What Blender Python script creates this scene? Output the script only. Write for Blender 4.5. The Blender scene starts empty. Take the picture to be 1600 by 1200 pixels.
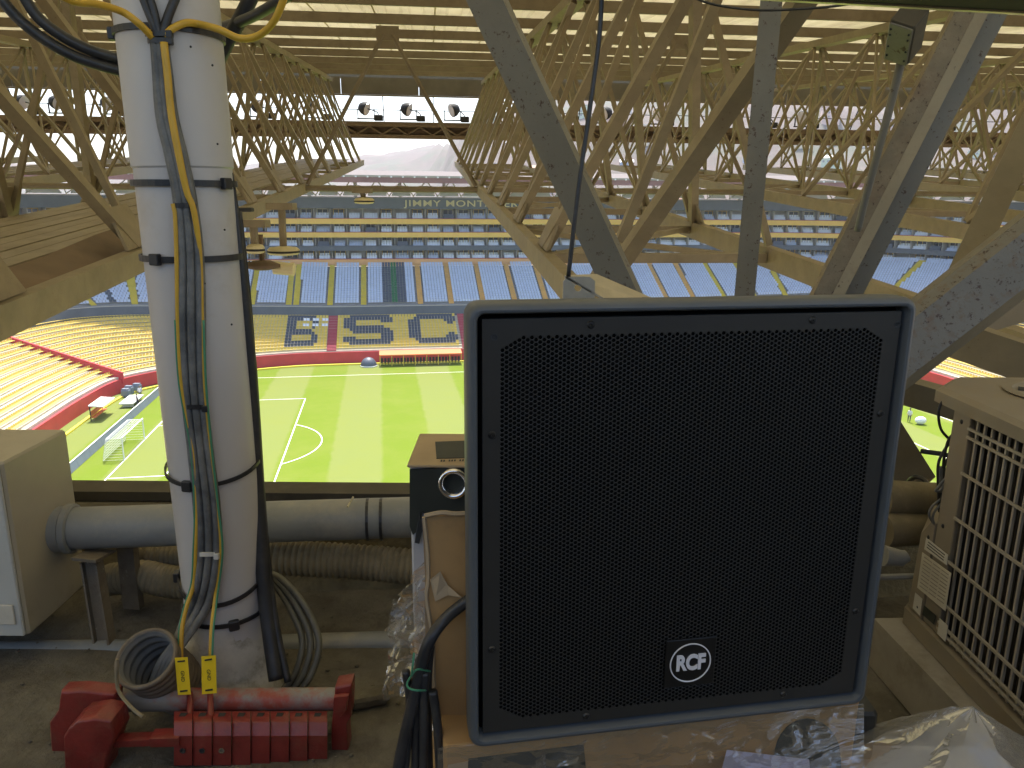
import bpy, math, random
import numpy as np
from mathutils import Vector, Matrix, noise as mnoise

random.seed(7)
rng = np.random.default_rng(7)
SC = bpy.context.scene
COL = SC.collection
rad = math.radians

# ------------------------------------------------------------------ camera
FPX = 1189.376
PITCH, ROLL = rad(13.66583658), rad(0.44689205)
CAMZ = 1.2
cam_d = bpy.data.cameras.new('camera')
cam_d.sensor_fit = 'HORIZONTAL'
cam_d.sensor_width = 36.0
cam_d.lens = FPX / 1600.0 * 36.0
cam_d.clip_start = 0.05
cam_d.clip_end = 6000
cam = bpy.data.objects.new('camera', cam_d)
COL.objects.link(cam)
_cp, _sp, _cr, _sr = math.cos(PITCH), math.sin(PITCH), math.cos(ROLL), math.sin(ROLL)
_fw = Vector((0, _cp, -_sp))
_dn = Vector((0, -_sp, -_cp))
_rt = Vector((1, 0, 0))
_cx = _cr * _rt - _sr * _dn
_cd = _sr * _rt + _cr * _dn
cam.matrix_world = Matrix(((_cx.x, -_cd.x, -_fw.x, 0), (_cx.y, -_cd.y, -_fw.y, 0), (_cx.z, -_cd.z, -_fw.z, CAMZ), (0, 0, 0, 1)))
SC.camera = cam

# ------------------------------------------------------------------ world, sun, exposure
HAZE = .0002
SUN_ELEV, SUN_AZ = 66.0, -4.0          # azimuth clockwise from +Y
w = bpy.data.worlds.new('World')
SC.world = w
w.use_nodes = True
wn = w.node_tree.nodes
wl = w.node_tree.links
wn.clear()
sky = wn.new('ShaderNodeTexSky')
sky.sky_type = 'NISHITA'
sky.sun_disc = False
sky.sun_elevation = rad(SUN_ELEV)
sky.sun_rotation = rad(SUN_AZ)
sky.air_density = 1.0
sky.dust_density = 3.0
sky.ozone_density = 1.0
bg = wn.new('ShaderNodeBackground')
bg.inputs['Strength'].default_value = 0.15
wo = wn.new('ShaderNodeOutputWorld')
wl.new(sky.outputs[0], bg.inputs[0])
wl.new(bg.outputs[0], wo.inputs[0])
sd = bpy.data.lights.new('sun', 'SUN')
sd.energy = 3.4
sd.angle = rad(0.5)
sd.color = (1.0, 0.96, 0.88)
sun = bpy.data.objects.new('sun', sd)
COL.objects.link(sun)
_sv = Vector((math.sin(rad(SUN_AZ)) * math.cos(rad(SUN_ELEV)), math.cos(rad(SUN_AZ)) * math.cos(rad(SUN_ELEV)), math.sin(rad(SUN_ELEV))))
sun.rotation_euler = _sv.to_track_quat('Z', 'Y').to_euler()
sun.location = (0, 0, 60)

SC.view_settings.view_transform = 'Standard'
SC.view_settings.look = 'None'
SC.view_settings.exposure = 1.5
SC.view_settings.gamma = 1.0
SC.view_settings.use_curve_mapping = False
SC.render.engine = 'CYCLES'
SC.cycles.use_denoising = True
SC.cycles.max_bounces = 10
SC.cycles.diffuse_bounces = 5
SC.cycles.transparent_max_bounces = 16
SC.cycles.sample_clamp_indirect = 8.0

# ------------------------------------------------------------------ helpers
def ray(px, py):
    X = (px - 800) / FPX
    Y = (py - 600) / FPX
    x = _cr * X + _sr * Y
    y = -_sr * X + _cr * Y
    return Vector((x, _cp - y * _sp, -_sp - y * _cp))

C0 = Vector((0, 0, CAMZ))

def P(px, py, F):
    q = ray(px, py)
    return C0 + q * (F / q.y)

def PZ(px, py, z):
    q = ray(px, py)
    return C0 + q * ((z - CAMZ) / q.z)

def props(o, label=None, cat=None, group=None, kind=None):
    if label: o['label'] = label
    if cat: o['category'] = cat
    if group: o['group'] = group
    if kind: o['kind'] = kind
    return o

def thing(name, label, cat, loc=(0, 0, 0), rotz=0.0, group=None):
    o = bpy.data.objects.new(name, None)
    COL.objects.link(o)
    o.empty_display_size = 0.1
    o.location = loc
    o.rotation_euler = (0, 0, rotz)
    return props(o, label, cat, group)

def wmat(o):
    m = Matrix.Translation(o.location) @ o.rotation_euler.to_matrix().to_4x4() @ Matrix.Diagonal((*o.scale, 1))
    return wmat(o.parent) @ m if o.parent else m

class MB:
    def __init__(s):
        s.v = []; s.f = []; s.m = []; s.M = None
    def pt(s, p):
        p = Vector(p)
        if s.M is not None: p = s.M @ p
        s.v.append(p); return len(s.v) - 1
    def face(s, idx, mi=0):
        s.f.append(tuple(idx)); s.m.append(mi)
    def poly(s, pts, mi=0):
        s.face([s.pt(p) for p in pts], mi)
    def box(s, lo, hi, mi=0, bev=0.0):
        (x0, y0, z0), (x1, y1, z1) = lo, hi
        if bev > 0:
            b = bev
            # chamfered box from 24 corner points
            def ring(z, ix):
                return [(x0 + ix + b, y0 + ix, z), (x1 - ix - b, y0 + ix, z), (x1 - ix, y0 + ix + b, z), (x1 - ix, y1 - ix - b, z),
                        (x1 - ix - b, y1 - ix, z), (x0 + ix + b, y1 - ix, z), (x0 + ix, y1 - ix - b, z), (x0 + ix, y0 + ix + b, z)]
            s.rings([ring(z0, b * .6), ring(z0 + b, 0), ring(z1 - b, 0), ring(z1, b * .6)], mi, True, True)
            return
        c = [s.pt(p) for p in ((x0, y0, z0), (x1, y0, z0), (x1, y1, z0), (x0, y1, z0), (x0, y0, z1), (x1, y0, z1), (x1, y1, z1), (x0, y1, z1))]
        for q in ((0, 3, 2, 1), (4, 5, 6, 7), (0, 1, 5, 4), (1, 2, 6, 5), (2, 3, 7, 6), (3, 0, 4, 7)):
            s.face([c[i] for i in q], mi)
    def rings(s, rs, mi=0, cap0=True, cap1=True):
        ids = [[s.pt(p) for p in r] for r in rs]
        n = len(ids[0])
        for a, b in zip(ids[:-1], ids[1:]):
            for i in range(n):
                j = (i + 1) % n
                s.face((a[i], a[j], b[j], b[i]), mi)
        if cap0: s.face(ids[0][::-1], mi)
        if cap1: s.face(ids[-1], mi)
    def bar(s, p0, p1, w, h, up=(0, 0, 1), mi=0):
        p0, p1 = Vector(p0), Vector(p1)
        d = (p1 - p0).normalized(); up = Vector(up)
        sd_ = d.cross(up)
        if sd_.length < 1e-4: sd_ = d.cross(Vector((1, 0, 0)))
        sd_.normalize(); u = sd_.cross(d)
        r = lambda p: [p - sd_ * w / 2 - u * h / 2, p + sd_ * w / 2 - u * h / 2, p + sd_ * w / 2 + u * h / 2, p - sd_ * w / 2 + u * h / 2]
        s.rings([r(p0), r(p1)], mi)
    def prism(s, prof, p0, p1, side, up, mi=0):
        """extrude a 2-D profile [(a,b)] from p0 to p1; a along side, b along up"""
        p0, p1, side, up = Vector(p0), Vector(p1), Vector(side).normalized(), Vector(up).normalized()
        s.rings([[p0 + side * a + up * b for a, b in prof], [p1 + side * a + up * b for a, b in prof]], mi)
    def tube(s, pts, r, n=8, mi=0, smooth=0, cap=True, prof=None):
        pts = [Vector(p) for p in pts]
        if smooth: pts = catmull(pts, smooth)
        N = len(pts)
        rr = r if callable(r) else (lambda t: r)
        t0 = (pts[1] - pts[0]).normalized()
        a = t0.orthogonal().normalized()
        rs = []
        for i, p in enumerate(pts):
            t = (pts[min(i + 1, N - 1)] - pts[max(i - 1, 0)])
            if t.length < 1e-9: t = t0
            t.normalize()
            a = (a - t * a.dot(t)).normalized()
            b = t.cross(a)
            R = rr(i / (N - 1))
            rs.append([p + (a * math.cos(2 * math.pi * k / n) + b * math.sin(2 * math.pi * k / n)) * R for k in range(n)])
        s.rings(rs, mi, cap, cap)
    def lathe(s, prof, c, axis, n=20, mi=0, cap=False):
        """prof [(r, t)] turned round axis through c"""
        c = Vector(c); ax = Vector(axis).normalized(); a = ax.orthogonal().normalized(); b = ax.cross(a)
        s.rings([[c + ax * t + (a * math.cos(2 * math.pi * k / n) + b * math.sin(2 * math.pi * k / n)) * max(r, 1e-4) for k in range(n)] for r, t in prof], mi, cap, cap)
    def sphere(s, c, r, n=10, m=6, mi=0, sc=(1, 1, 1)):
        c = Vector(c)
        rs = []
        for i in range(m + 1):
            th = math.pi * i / m
            q = max(math.sin(th), 1e-3)
            rs.append([c + Vector((r * sc[0] * q * math.cos(2 * math.pi * k / n), r * sc[1] * q * math.sin(2 * math.pi * k / n), -r * sc[2] * math.cos(th))) for k in range(n)])
        s.rings(rs, mi)
    def build(s, name, mats, parent=None, smooth=False, autos=None, **pr):
        if not isinstance(mats, (list, tuple)): mats = [mats]
        me = bpy.data.meshes.new(name)
        V = s.v
        if parent is not None:
            inv = wmat(parent).inverted()
            V = [inv @ p for p in V]
            org = Vector((0, 0, 0))
        else:
            xs = [p.x for p in V]; ys = [p.y for p in V]; zs = [p.z for p in V]
            org = Vector(((min(xs) + max(xs)) / 2, (min(ys) + max(ys)) / 2, min(zs)))
            V = [p - org for p in V]
        me.from_pydata([tuple(p) for p in V], [], s.f)
        for m in mats: me.materials.append(m)
        if len(mats) > 1: me.polygons.foreach_set('material_index', s.m)
        me.polygons.foreach_set('use_smooth', [bool(smooth)] * len(s.f))
        me.update()
        if smooth and autos is not None:
            me.set_sharp_from_angle(angle=rad(autos))
        o = bpy.data.objects.new(name, me)
        COL.objects.link(o)
        o.location = org
        if parent is not None: o.parent = parent
        return props(o, pr.get('label'), pr.get('cat'), pr.get('group'), pr.get('kind'))

def np_mesh(name, V, F, mats, mi=None, parent=None, smooth=False, **pr):
    """fast path: V (n,3) array, F (m,4) array"""
    V = np.asarray(V, dtype=np.float32); F = np.asarray(F, dtype=np.int32)
    me = bpy.data.meshes.new(name)
    k = F.shape[1]
    me.vertices.add(len(V)); me.vertices.foreach_set('co', V.ravel())
    me.loops.add(F.size); me.loops.foreach_set('vertex_index', F.ravel())
    me.polygons.add(len(F)); me.polygons.foreach_set('loop_start', np.arange(0, F.size, k, dtype=np.int32))
    for m in (mats if isinstance(mats, (list, tuple)) else [mats]): me.materials.append(m)
    if mi is not None: me.polygons.foreach_set('material_index', np.asarray(mi, dtype=np.int32))
    me.polygons.foreach_set('use_smooth', np.full(len(F), smooth))
    me.update(calc_edges=True); me.validate()
    o = bpy.data.objects.new(name, me); COL.objects.link(o)
    if parent is not None:
        o.parent = parent
        o.matrix_parent_inverse = wmat(parent).inverted()
    return props(o, pr.get('label'), pr.get('cat'), pr.get('group'), pr.get('kind'))

def catmull(pts, k):
    pts = [Vector(p) for p in pts]
    out = []
    n = len(pts)
    for i in range(n - 1):
        p0 = pts[max(i - 1, 0)]; p1 = pts[i]; p2 = pts[i + 1]; p3 = pts[min(i + 2, n - 1)]
        for j in range(k):
            t = j / k
            out.append(0.5 * ((2 * p1) + (p2 - p0) * t + (2 * p0 - 5 * p1 + 4 * p2 - p3) * t * t + (3 * p1 - p0 - 3 * p2 + p3) * t ** 3))
    out.append(pts[-1])
    return out

import bmesh
def bevel(o, off, seg=2, wob=0.0):
    bm = bmesh.new(); bm.from_mesh(o.data)
    bmesh.ops.remove_doubles(bm, verts=bm.verts, dist=1e-5)
    bmesh.ops.bevel(bm, geom=[e for e in bm.edges if len(e.link_faces) == 2 and e.calc_face_angle(0) > .5], offset=off, segments=seg, affect='EDGES', profile=.6, clamp_overlap=True)
    if wob:
        bmesh.ops.subdivide_edges(bm, edges=[e for e in bm.edges if e.calc_length() > .012], cuts=2, use_grid_fill=True)
        for v in bm.verts: v.co += v.normal * wob * mnoise.noise(v.co * 60)
    bm.to_mesh(o.data); bm.free()
    for p in o.data.polygons: p.use_smooth = True
    o.data.set_sharp_from_angle(angle=rad(38))
    return o
_ub = {}
def unit_box(m):
    if m.name not in _ub:
        b = MB(); b.box((-.5, -.5, -.5), (.5, .5, .5))
        me = bpy.data.meshes.new('member_' + m.name)
        me.from_pydata([tuple(p) for p in b.v], [], b.f); me.materials.append(m); me.update()
        _ub[m.name] = me
    return _ub[m.name]

def member(parent, name, p0, p1, w_, h_, m, up=(0, 0, 1), **pr):
    """straight piece sharing one unit box mesh; its own object"""
    p0, p1, up = Vector(p0), Vector(p1), Vector(up)
    d = p1 - p0; L = d.length; d.normalize()
    sd_ = d.cross(up)
    if sd_.length < 1e-3: sd_ = d.cross(Vector((1, 0, 0)))
    sd_.normalize(); u = sd_.cross(d)
    c = (p0 + p1) / 2
    M = Matrix(((d.x * L, sd_.x * w_, u.x * h_, c.x), (d.y * L, sd_.y * w_, u.y * h_, c.y), (d.z * L, sd_.z * w_, u.z * h_, c.z), (0, 0, 0, 1)))
    o = bpy.data.objects.new(name, unit_box(m)); COL.objects.link(o)
    if parent is not None:
        o.parent = parent
        o.matrix_basis = wmat(parent).inverted() @ M
    else:
        o.matrix_basis = M
    return props(o, pr.get('label'), pr.get('cat'), pr.get('group'), pr.get('kind'))

# ------------------------------------------------------------------ materials
def mat(name, col, rough=0.6, metal=0.0, var=0.15, scale=6.0, bump=0.0, bscale=60.0, spots=None, dirt=None, spec=0.5, trans=0.0, coords='pos', bdist=0.004, stretch=None):
    m = bpy.data.materials.new(name); m.use_nodes = True
    nt = m.node_tree; N = nt.nodes; L = nt.links
    N.clear()
    out = N.new('ShaderNodeOutputMaterial')
    b = N.new('ShaderNodeBsdfPrincipled')
    L.new(b.outputs[0], out.inputs[0])
    b.inputs['Roughness'].default_value = rough
    b.inputs['Metallic'].default_value = metal
    b.inputs['Specular IOR Level'].default_value = spec
    if coords == 'pos':
        g = N.new('ShaderNodeNewGeometry'); vec = g.outputs['Position']
    else:
        g = N.new('ShaderNodeTexCoord'); vec = g.outputs['Object']
    if stretch:
        mp = N.new('ShaderNodeMapping'); mp.inputs['Scale'].default_value = stretch
        L.new(vec, mp.inputs['Vector']); vec = mp.outputs[0]
    def ntex(sc, det=4, ro=.6):
        t = N.new('ShaderNodeTexNoise'); t.inputs['Scale'].default_value = sc; t.inputs['Detail'].default_value = det; t.inputs['Roughness'].default_value = ro
        L.new(vec, t.inputs['Vector']); return t
    def mix(fac, a, c2):
        x = N.new('ShaderNodeMix'); x.data_type = 'RGBA'
        if isinstance(fac, float): x.inputs[0].default_value = fac
        else: L.new(fac, x.inputs[0])
        for s, q in ((x.inputs[6], a), (x.inputs[7], c2)):
            if isinstance(q, tuple): s.default_value = (*q[:3], 1)
            else: L.new(q, s)
        return x.outputs[2]
    def ramp(src, a, c2):
        r = N.new('ShaderNodeMapRange'); r.inputs[1].default_value = a; r.inputs[2].default_value = c2
        L.new(src, r.inputs[0]); return r.outputs[0]
    c = tuple(col)
    t = ntex(scale)
    lo = tuple(x * (1 - var) for x in c); hi = tuple(min(1, x * (1 + var)) for x in c)
    cur = mix(ramp(t.outputs[0], .3, .7), lo, hi)
    if dirt:
        dc, dsc, d0, d1 = dirt
        t2 = ntex(dsc, 6, .7)
        cur = mix(ramp(t2.outputs[0], d0, d1), cur, dc)
    if spots:
        sc_, sl, d0, d1 = spots
        t3 = ntex(sl, 8, .75)
        cur = mix(ramp(t3.outputs[0], d0, d1), cur, sc_)
    L.new(cur, b.inputs['Base Color'])
    if bump > 0:
        tb = ntex(bscale, 6)
        bp = N.new('ShaderNodeBump'); bp.inputs['Strength'].default_value = bump; bp.inputs['Distance'].default_value = bdist
        L.new(tb.outputs[0], bp.inputs['Height']); L.new(bp.outputs[0], b.inputs['Normal'])
    return m

M_steel = mat('beige_truss_paint', (.215, .172, .105), .55, var=.12, scale=3, bump=.15, bscale=30, dirt=((.26, .2, .12), 9, .52, .78))
M_steel2 = mat('weathered_beige_paint', (.215, .172, .1), .6, var=.14, scale=5, bump=.2, bscale=60, dirt=((.17, .125, .07), 6, .5, .85), spots=((.12, .06, .03), 38, .62, .68))
M_grey_rust = mat('grey_paint_with_rust', (.19, .178, .145), .5, var=.1, scale=6, bump=.25, bscale=80, dirt=((.17, .155, .12), 12, .5, .8), spots=((.07, .035, .02), 40, .585, .625))
M_rusty = mat('rusty_flaking_paint', (.215, .175, .115), .7, var=.2, scale=12, bump=.5, bscale=90, dirt=((.19, .13, .08), 14, .48, .75), spots=((.075, .045, .028), 55, .57, .63))
M_grey_rust2 = mat('grey_paint_rusting_edges', (.185, .17, .135), .5, var=.1, scale=6, bump=.25, bscale=80, dirt=((.17, .115, .07), 26, .52, .7), spots=((.07, .04, .024), 60, .56, .62))
M_leg = mat('dark_rusted_angle', (.15, .125, .09), .75, var=.25, scale=14, bump=.5, bscale=80, dirt=((.085, .06, .04), 14, .45, .7), spots=((.26, .23, .18), 42, .6, .66))
M_pale = mat('pale_worn_beige', (.33, .275, .175), .6, var=.12, scale=6, dirt=((.24, .185, .11), 12, .5, .8), spots=((.1, .06, .035), 45, .62, .67))
M_stub = mat('brown_dusty_conduit_wall', (.17, .135, .095), .75, var=.2, scale=12, dirt=((.26, .23, .18), 10, .55, .8))
M_purlin = mat('purlin_paint', (.17, .135, .082), .6, var=.12, scale=2, dirt=((.12, .09, .05), 5, .5, .8))
M_fascia = mat('dark_fascia_sheet', (.13, .115, .09), .6, var=.15, scale=2)
M_catwalk = mat('catwalk_brown_steel', (.15, .1, .06), .7, var=.25, scale=2)
M_deck = mat('deck_sheet', (.24, .195, .125), .55, var=.15, scale=2, dirt=((.16, .12, .07), 3, .45, .75))
M_conc = mat('dusty_concrete', (.16, .143, .108), .92, var=.3, scale=4, bump=.8, bscale=38, bdist=.014, dirt=((.085, .072, .05), 6, .44, .66), spots=((.3, .275, .22), 60, .64, .7))
M_curb = mat('sandy_curb', (.2, .165, .095), .95, var=.3, scale=9, bump=.8, bscale=30, bdist=.015, dirt=((.1, .08, .045), 12, .5, .72))
M_ledge = mat('dark_edge_steel', (.06, .05, .032), .7, var=.2, scale=6, dirt=((.1, .085, .055), 9, .5, .8))
M_pvcw = mat('white_painted_pipe', (.53, .505, .485), .42, var=.05, scale=3, bump=.06, bscale=25, dirt=((.42, .37, .3), 4, .58, .85))
M_pvcg = mat('grey_plastic_pipe', (.23, .235, .225), .5, var=.12, scale=6, bump=.1, bscale=40, dirt=((.36, .33, .27), 7, .5, .75))
M_corr = mat('dusty_corrugated_conduit', (.2, .165, .1), .75, var=.2, scale=12, dirt=((.3, .25, .17), 10, .5, .75))
M_corr_in = mat('grey_conduit_lining', (.2, .195, .18), .7, var=.15, scale=15)
M_blackc = mat('black_cable_sheath', (.028, .028, .03), .42, var=.2, scale=20, dirt=((.07, .065, .055), 16, .5, .8))
M_greyc = mat('dusty_grey_cable', (.105, .108, .108), .55, var=.3, scale=25, dirt=((.25, .245, .225), 11, .42, .72))
M_coil = mat('dusty_olive_cable', (.12, .115, .09), .5, var=.2, scale=20)
M_yelc = mat('yellow_cable_sheath', (.6, .36, .035), .45, var=.1, scale=20)
M_greenc = mat('green_cable_stripe', (.06, .25, .14), .5, var=.1)
M_tie = mat('black_cable_tie', (.022, .022, .024), .4, var=.1)
M_wtie = mat('white_cable_tie', (.6, .58, .52), .4, var=.1)
M_red = mat('glossy_red_oxide_paint', (.22, .032, .025), .3, var=.2, scale=16, bump=.6, bscale=35, bdist=.006, dirt=((.2, .06, .04), 22, .5, .75), spots=((.25, .19, .13), 30, .66, .76))
M_redpipe = mat('half_painted_steel_pipe', (.25, .235, .21), .5, var=.2, scale=10, bump=.2, bscale=40, dirt=((.33, .07, .045), 4.5, .47, .58))
M_tag = mat('yellow_tag_plastic', (.85, .6, .02), .35, var=.04)
M_ink = mat('black_ink', (.02, .02, .02), .6, var=0)
M_cab = mat('beige_cabinet_paint', (.4, .355, .26), .45, var=.08, scale=4, bump=.08, bscale=30, dirt=((.3, .25, .17), 5, .55, .8))
M_cabw = mat('pale_cabinet_front', (.5, .5, .46), .5, var=.06, scale=5, dirt=((.3, .28, .24), 12, .58, .8))
M_spk = mat('speaker_rim_rubber', (.09, .1, .107), .42, var=.06, scale=8, bump=.06, bscale=300, bdist=.0005)
M_spkbody = mat('speaker_cabinet_paint', (.03, .034, .038), .5, var=.1, scale=8)
M_grille = mat('black_grille_paint', (.03, .029, .026), .42, var=.08, scale=10, spec=.5)
M_foam = mat('black_grille_foam', (.008, .008, .008), .95, var=.1, spec=.1)
M_plate = mat('logo_plate_black', (.008, .008, .008), .35, var=0)
M_chrome = mat('bright_chrome', (.9, .9, .92), .14, metal=1.0, var=0)
M_silver = mat('bright_silver_print', (.92, .92, .95), .25, metal=.25, var=0)
M_screw = mat('dark_screw_steel', (.06, .06, .06), .35, metal=.8, var=.1)
M_card = mat('brown_cardboard', (.43, .255, .1), .85, var=.1, scale=10, bump=.15, bscale=40, dirt=((.25, .15, .07), 6, .55, .8))
M_cardl = mat('pale_cardboard', (.44, .33, .2), .85, var=.1, scale=10, bump=.15, bscale=40)
M_cardw = mat('white_carton_print', (.5, .5, .52), .7, var=.06, scale=6)
M_dark = mat('dark_print', (.03, .035, .028), .6, var=.2, scale=8)
M_paper = mat('lilac_white_paper', (.62, .6, .78), .6, var=.05)
M_ac = mat('ac_enamel', (.26, .222, .165), .5, var=.08, scale=5, bump=.1, bscale=120, bdist=.001, dirt=((.27, .21, .13), 7, .5, .8))
M_acbar = mat('ac_grille_wire', (.4, .36, .29), .45, var=.08, scale=12)
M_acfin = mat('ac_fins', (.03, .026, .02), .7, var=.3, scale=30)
M_sticker = mat('sticker_paper', (.6, .56, .46), .6, var=.08, scale=20)
M_galv = mat('painted_channel', (.34, .31, .26), .6, var=.12, scale=8, bump=.2, bscale=60, dirt=((.2, .17, .12), 10, .5, .8))
M_alu = mat('bare_aluminium', (.62, .56, .44), .35, metal=.75, var=.1, scale=20)
M_darkmetal = mat('dark_metal', (.04, .04, .04), .7, var=.2, spec=.25)
M_glass = mat('lamp_glass', (.55, .5, .45), .15, var=.05)
M_lampy = mat('lamp_shade_cream', (.6, .52, .3), .5, var=.1)

def film_mat(name, alpha, tint):
    m = bpy.data.materials.new(name); m.use_nodes = True
    N = m.node_tree.nodes; L = m.node_tree.links; N.clear()
    out = N.new('ShaderNodeOutputMaterial'); tr = N.new('ShaderNodeBsdfTransparent'); tr.inputs[0].default_value = (.95, .95, .94, 1)
    gl = N.new('ShaderNodeBsdfGlossy'); gl.inputs['Roughness'].default_value = .12; gl.inputs[0].default_value = (.95, .95, .95, 1)
    df = N.new('ShaderNodeBsdfTranslucent'); df.inputs[0].default_value = (*tint, 1)
    d2 = N.new('ShaderNodeBsdfDiffuse'); d2.inputs[0].default_value = (*tint, 1)
    g = N.new('ShaderNodeNewGeometry')
    t = N.new('ShaderNodeTexNoise'); t.inputs['Scale'].default_value = 9; t.inputs['Detail'].default_value = 3; t.inputs['Distortion'].default_value = 1.2
    mp = N.new('ShaderNodeMapping'); mp.inputs['Scale'].default_value = (.6, 1, 2.2); mp.inputs['Rotation'].default_value = (0, .25, 0)
    L.new(g.outputs['Position'], mp.inputs['Vector']); L.new(mp.outputs[0], t.inputs['Vector'])
    bp = N.new('ShaderNodeBump'); bp.inputs['Strength'].default_value = .5; bp.inputs['Distance'].default_value = .02
    L.new(t.outputs[0], bp.inputs['Height']); L.new(bp.outputs[0], gl.inputs['Normal'])
    lw = N.new('ShaderNodeLayerWeight'); lw.inputs[0].default_value = .35; L.new(bp.outputs[0], lw.inputs['Normal'])
    ad = N.new('ShaderNodeMixShader'); ad.inputs[0].default_value = .5; L.new(df.outputs[0], ad.inputs[1]); L.new(d2.outputs[0], ad.inputs[2])
    m1 = N.new('ShaderNodeMixShader'); m1.inputs[0].default_value = alpha
    L.new(tr.outputs[0], m1.inputs[1]); L.new(ad.outputs[0], m1.inputs[2])
    mr = N.new('ShaderNodeMath'); mr.operation = 'MULTIPLY_ADD'; mr.inputs[1].default_value = .42; mr.inputs[2].default_value = .02
    L.new(lw.outputs['Fresnel'], mr.inputs[0])
    m2 = N.new('ShaderNodeMixShader'); L.new(mr.outputs[0], m2.inputs[0]); L.new(m1.outputs[0], m2.inputs[1]); L.new(gl.outputs[0], m2.inputs[2])
    L.new(m2.outputs[0], out.inputs[0])
    return m
M_film = film_mat('clear_plastic_film', .14, (.55, .54, .5))
M_bag = film_mat('milky_plastic_film', .45, (.8, .8, .79))
M_film2 = film_mat('cloudy_plastic_film', .26, (.6, .58, .53))

def sheet_mat():
    m = bpy.data.materials.new('translucent_roof_sheet'); m.use_nodes = True
    N = m.node_tree.nodes; L = m.node_tree.links; N.clear()
    out = N.new('ShaderNodeOutputMaterial')
    tl = N.new('ShaderNodeBsdfTranslucent'); df = N.new('ShaderNodeBsdfDiffuse')
    g = N.new('ShaderNodeNewGeometry'); t = N.new('ShaderNodeTexNoise'); t.inputs['Scale'].default_value = .8; t.inputs['Detail'].default_value = 5
    L.new(g.outputs['Position'], t.inputs['Vector'])
    cr = N.new('ShaderNodeValToRGB'); cr.color_ramp.elements[0].color = (.26, .215, .12, 1); cr.color_ramp.elements[1].color = (.40, .345, .205, 1)
    cr.color_ramp.elements[0].position = .3; cr.color_ramp.elements[1].position = .7
    L.new(t.outputs[0], cr.inputs[0]); L.new(cr.outputs[0], tl.inputs[0])
    df.inputs[0].default_value = (.5, .43, .27, 1)
    mx = N.new('ShaderNodeMixShader'); mx.inputs[0].default_value = .55
    L.new(tl.outputs[0], mx.inputs[1]); L.new(df.outputs[0], mx.inputs[2]); L.new(mx.outputs[0], out.inputs[0])
    return m
M_sheet = sheet_mat()

# stadium
M_yel = mat('yellow_seat_plastic', (.66, .49, .105), .5, var=.08, scale=1.2)
M_navy = mat('navy_seat_plastic', (.075, .09, .12), .5, var=.1, scale=1)
M_gseat = mat('pale_blue_grey_seat', (.5, .55, .66), .5, var=.07, scale=1)
M_wseat = mat('white_seat_plastic', (.78, .8, .84), .5, var=.05)
M_step = mat('stand_concrete', (.26, .255, .24), .85, var=.1, scale=1)
M_step2 = mat('pale_stand_concrete', (.5, .46, .35), .85, var=.1, scale=1)
M_redw = mat('red_wall_paint', (.5, .035, .045), .5, var=.1, scale=.6)
M_redstep = mat('red_step_paint', (.35, .06, .08), .6, var=.1)
M_aisley = mat('yellow_aisle_paint', (.55, .42, .04), .6, var=.1, scale=1)
M_aisleo = mat('orange_aisle_paint', (.6, .34, .09), .6, var=.1, scale=1)
M_fnavy = mat('dark_slate_fascia', (.1, .115, .14), .6, var=.1, scale=.4)
M_bandy = mat('yellow_band_paint', (.8, .52, .12), .55, var=.08, scale=.4)
M_bando = mat('orange_band_paint', (.8, .42, .16), .55, var=.08, scale=.4)
M_suitedark = mat('suite_interior', (.2, .21, .23), .7, var=.2, scale=.4)
M_suitewall = mat('suite_back_wall', (.62, .6, .56), .7, var=.2, scale=.5)
M_frameW = mat('pale_window_frame', (.55, .5, .36), .5, var=.1)
M_sglass = mat('suite_glass', (.04, .045, .05), .1, var=.1)
M_signgold = mat('pale_gold_letters', (.6, .52, .28), .5, var=.05)
M_farroof = mat('dull_red_parapet', (.24, .12, .11), .7, var=.15, scale=.2)
M_farpale = mat('pale_far_roof_panel', (.7, .69, .66), .6, var=.08, scale=.5)
M_fartruss = mat('far_roof_steel', (.42, .39, .34), .6, var=.1)
M_white = mat('white_paint', (.78, .78, .76), .5, var=.04)
M_board = mat('blue_grey_board', (.16, .19, .24), .5, var=.1, scale=.5)
M_yline = mat('yellow_kerb_paint', (.75, .6, .05), .5, var=.06)
M_line = mat('white_pitch_paint', (.8, .82, .75), .8, var=.05)
M_orange = mat('orange_bench', (.65, .17, .05), .5, var=.1)
M_net = mat('white_net_cord', (.7, .7, .7), .7, var=.05)
M_skin = mat('skin', (.3, .17, .1), .6, var=.05)
M_shirt = mat('dark_clothing', (.05, .05, .06), .8, var=.1)
M_shirtw = mat('pale_clothing', (.6, .6, .58), .8, var=.1)
M_ground = mat('dry_ground', (.25, .2, .14), .95, var=.2, scale=.02)
M_hill = mat('hazy_dry_hillside', (.1, .076, .066), .95, var=.12, scale=.02, dirt=((.075, .08, .055), .012, .48, .62), spots=((.14, .105, .09), .05, .55, .68))
M_green = mat('green_matting', (.03, .16, .06), .8, var=.15)
M_teal = mat('teal_banner', (.05, .25, .24), .6, var=.1)

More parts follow.
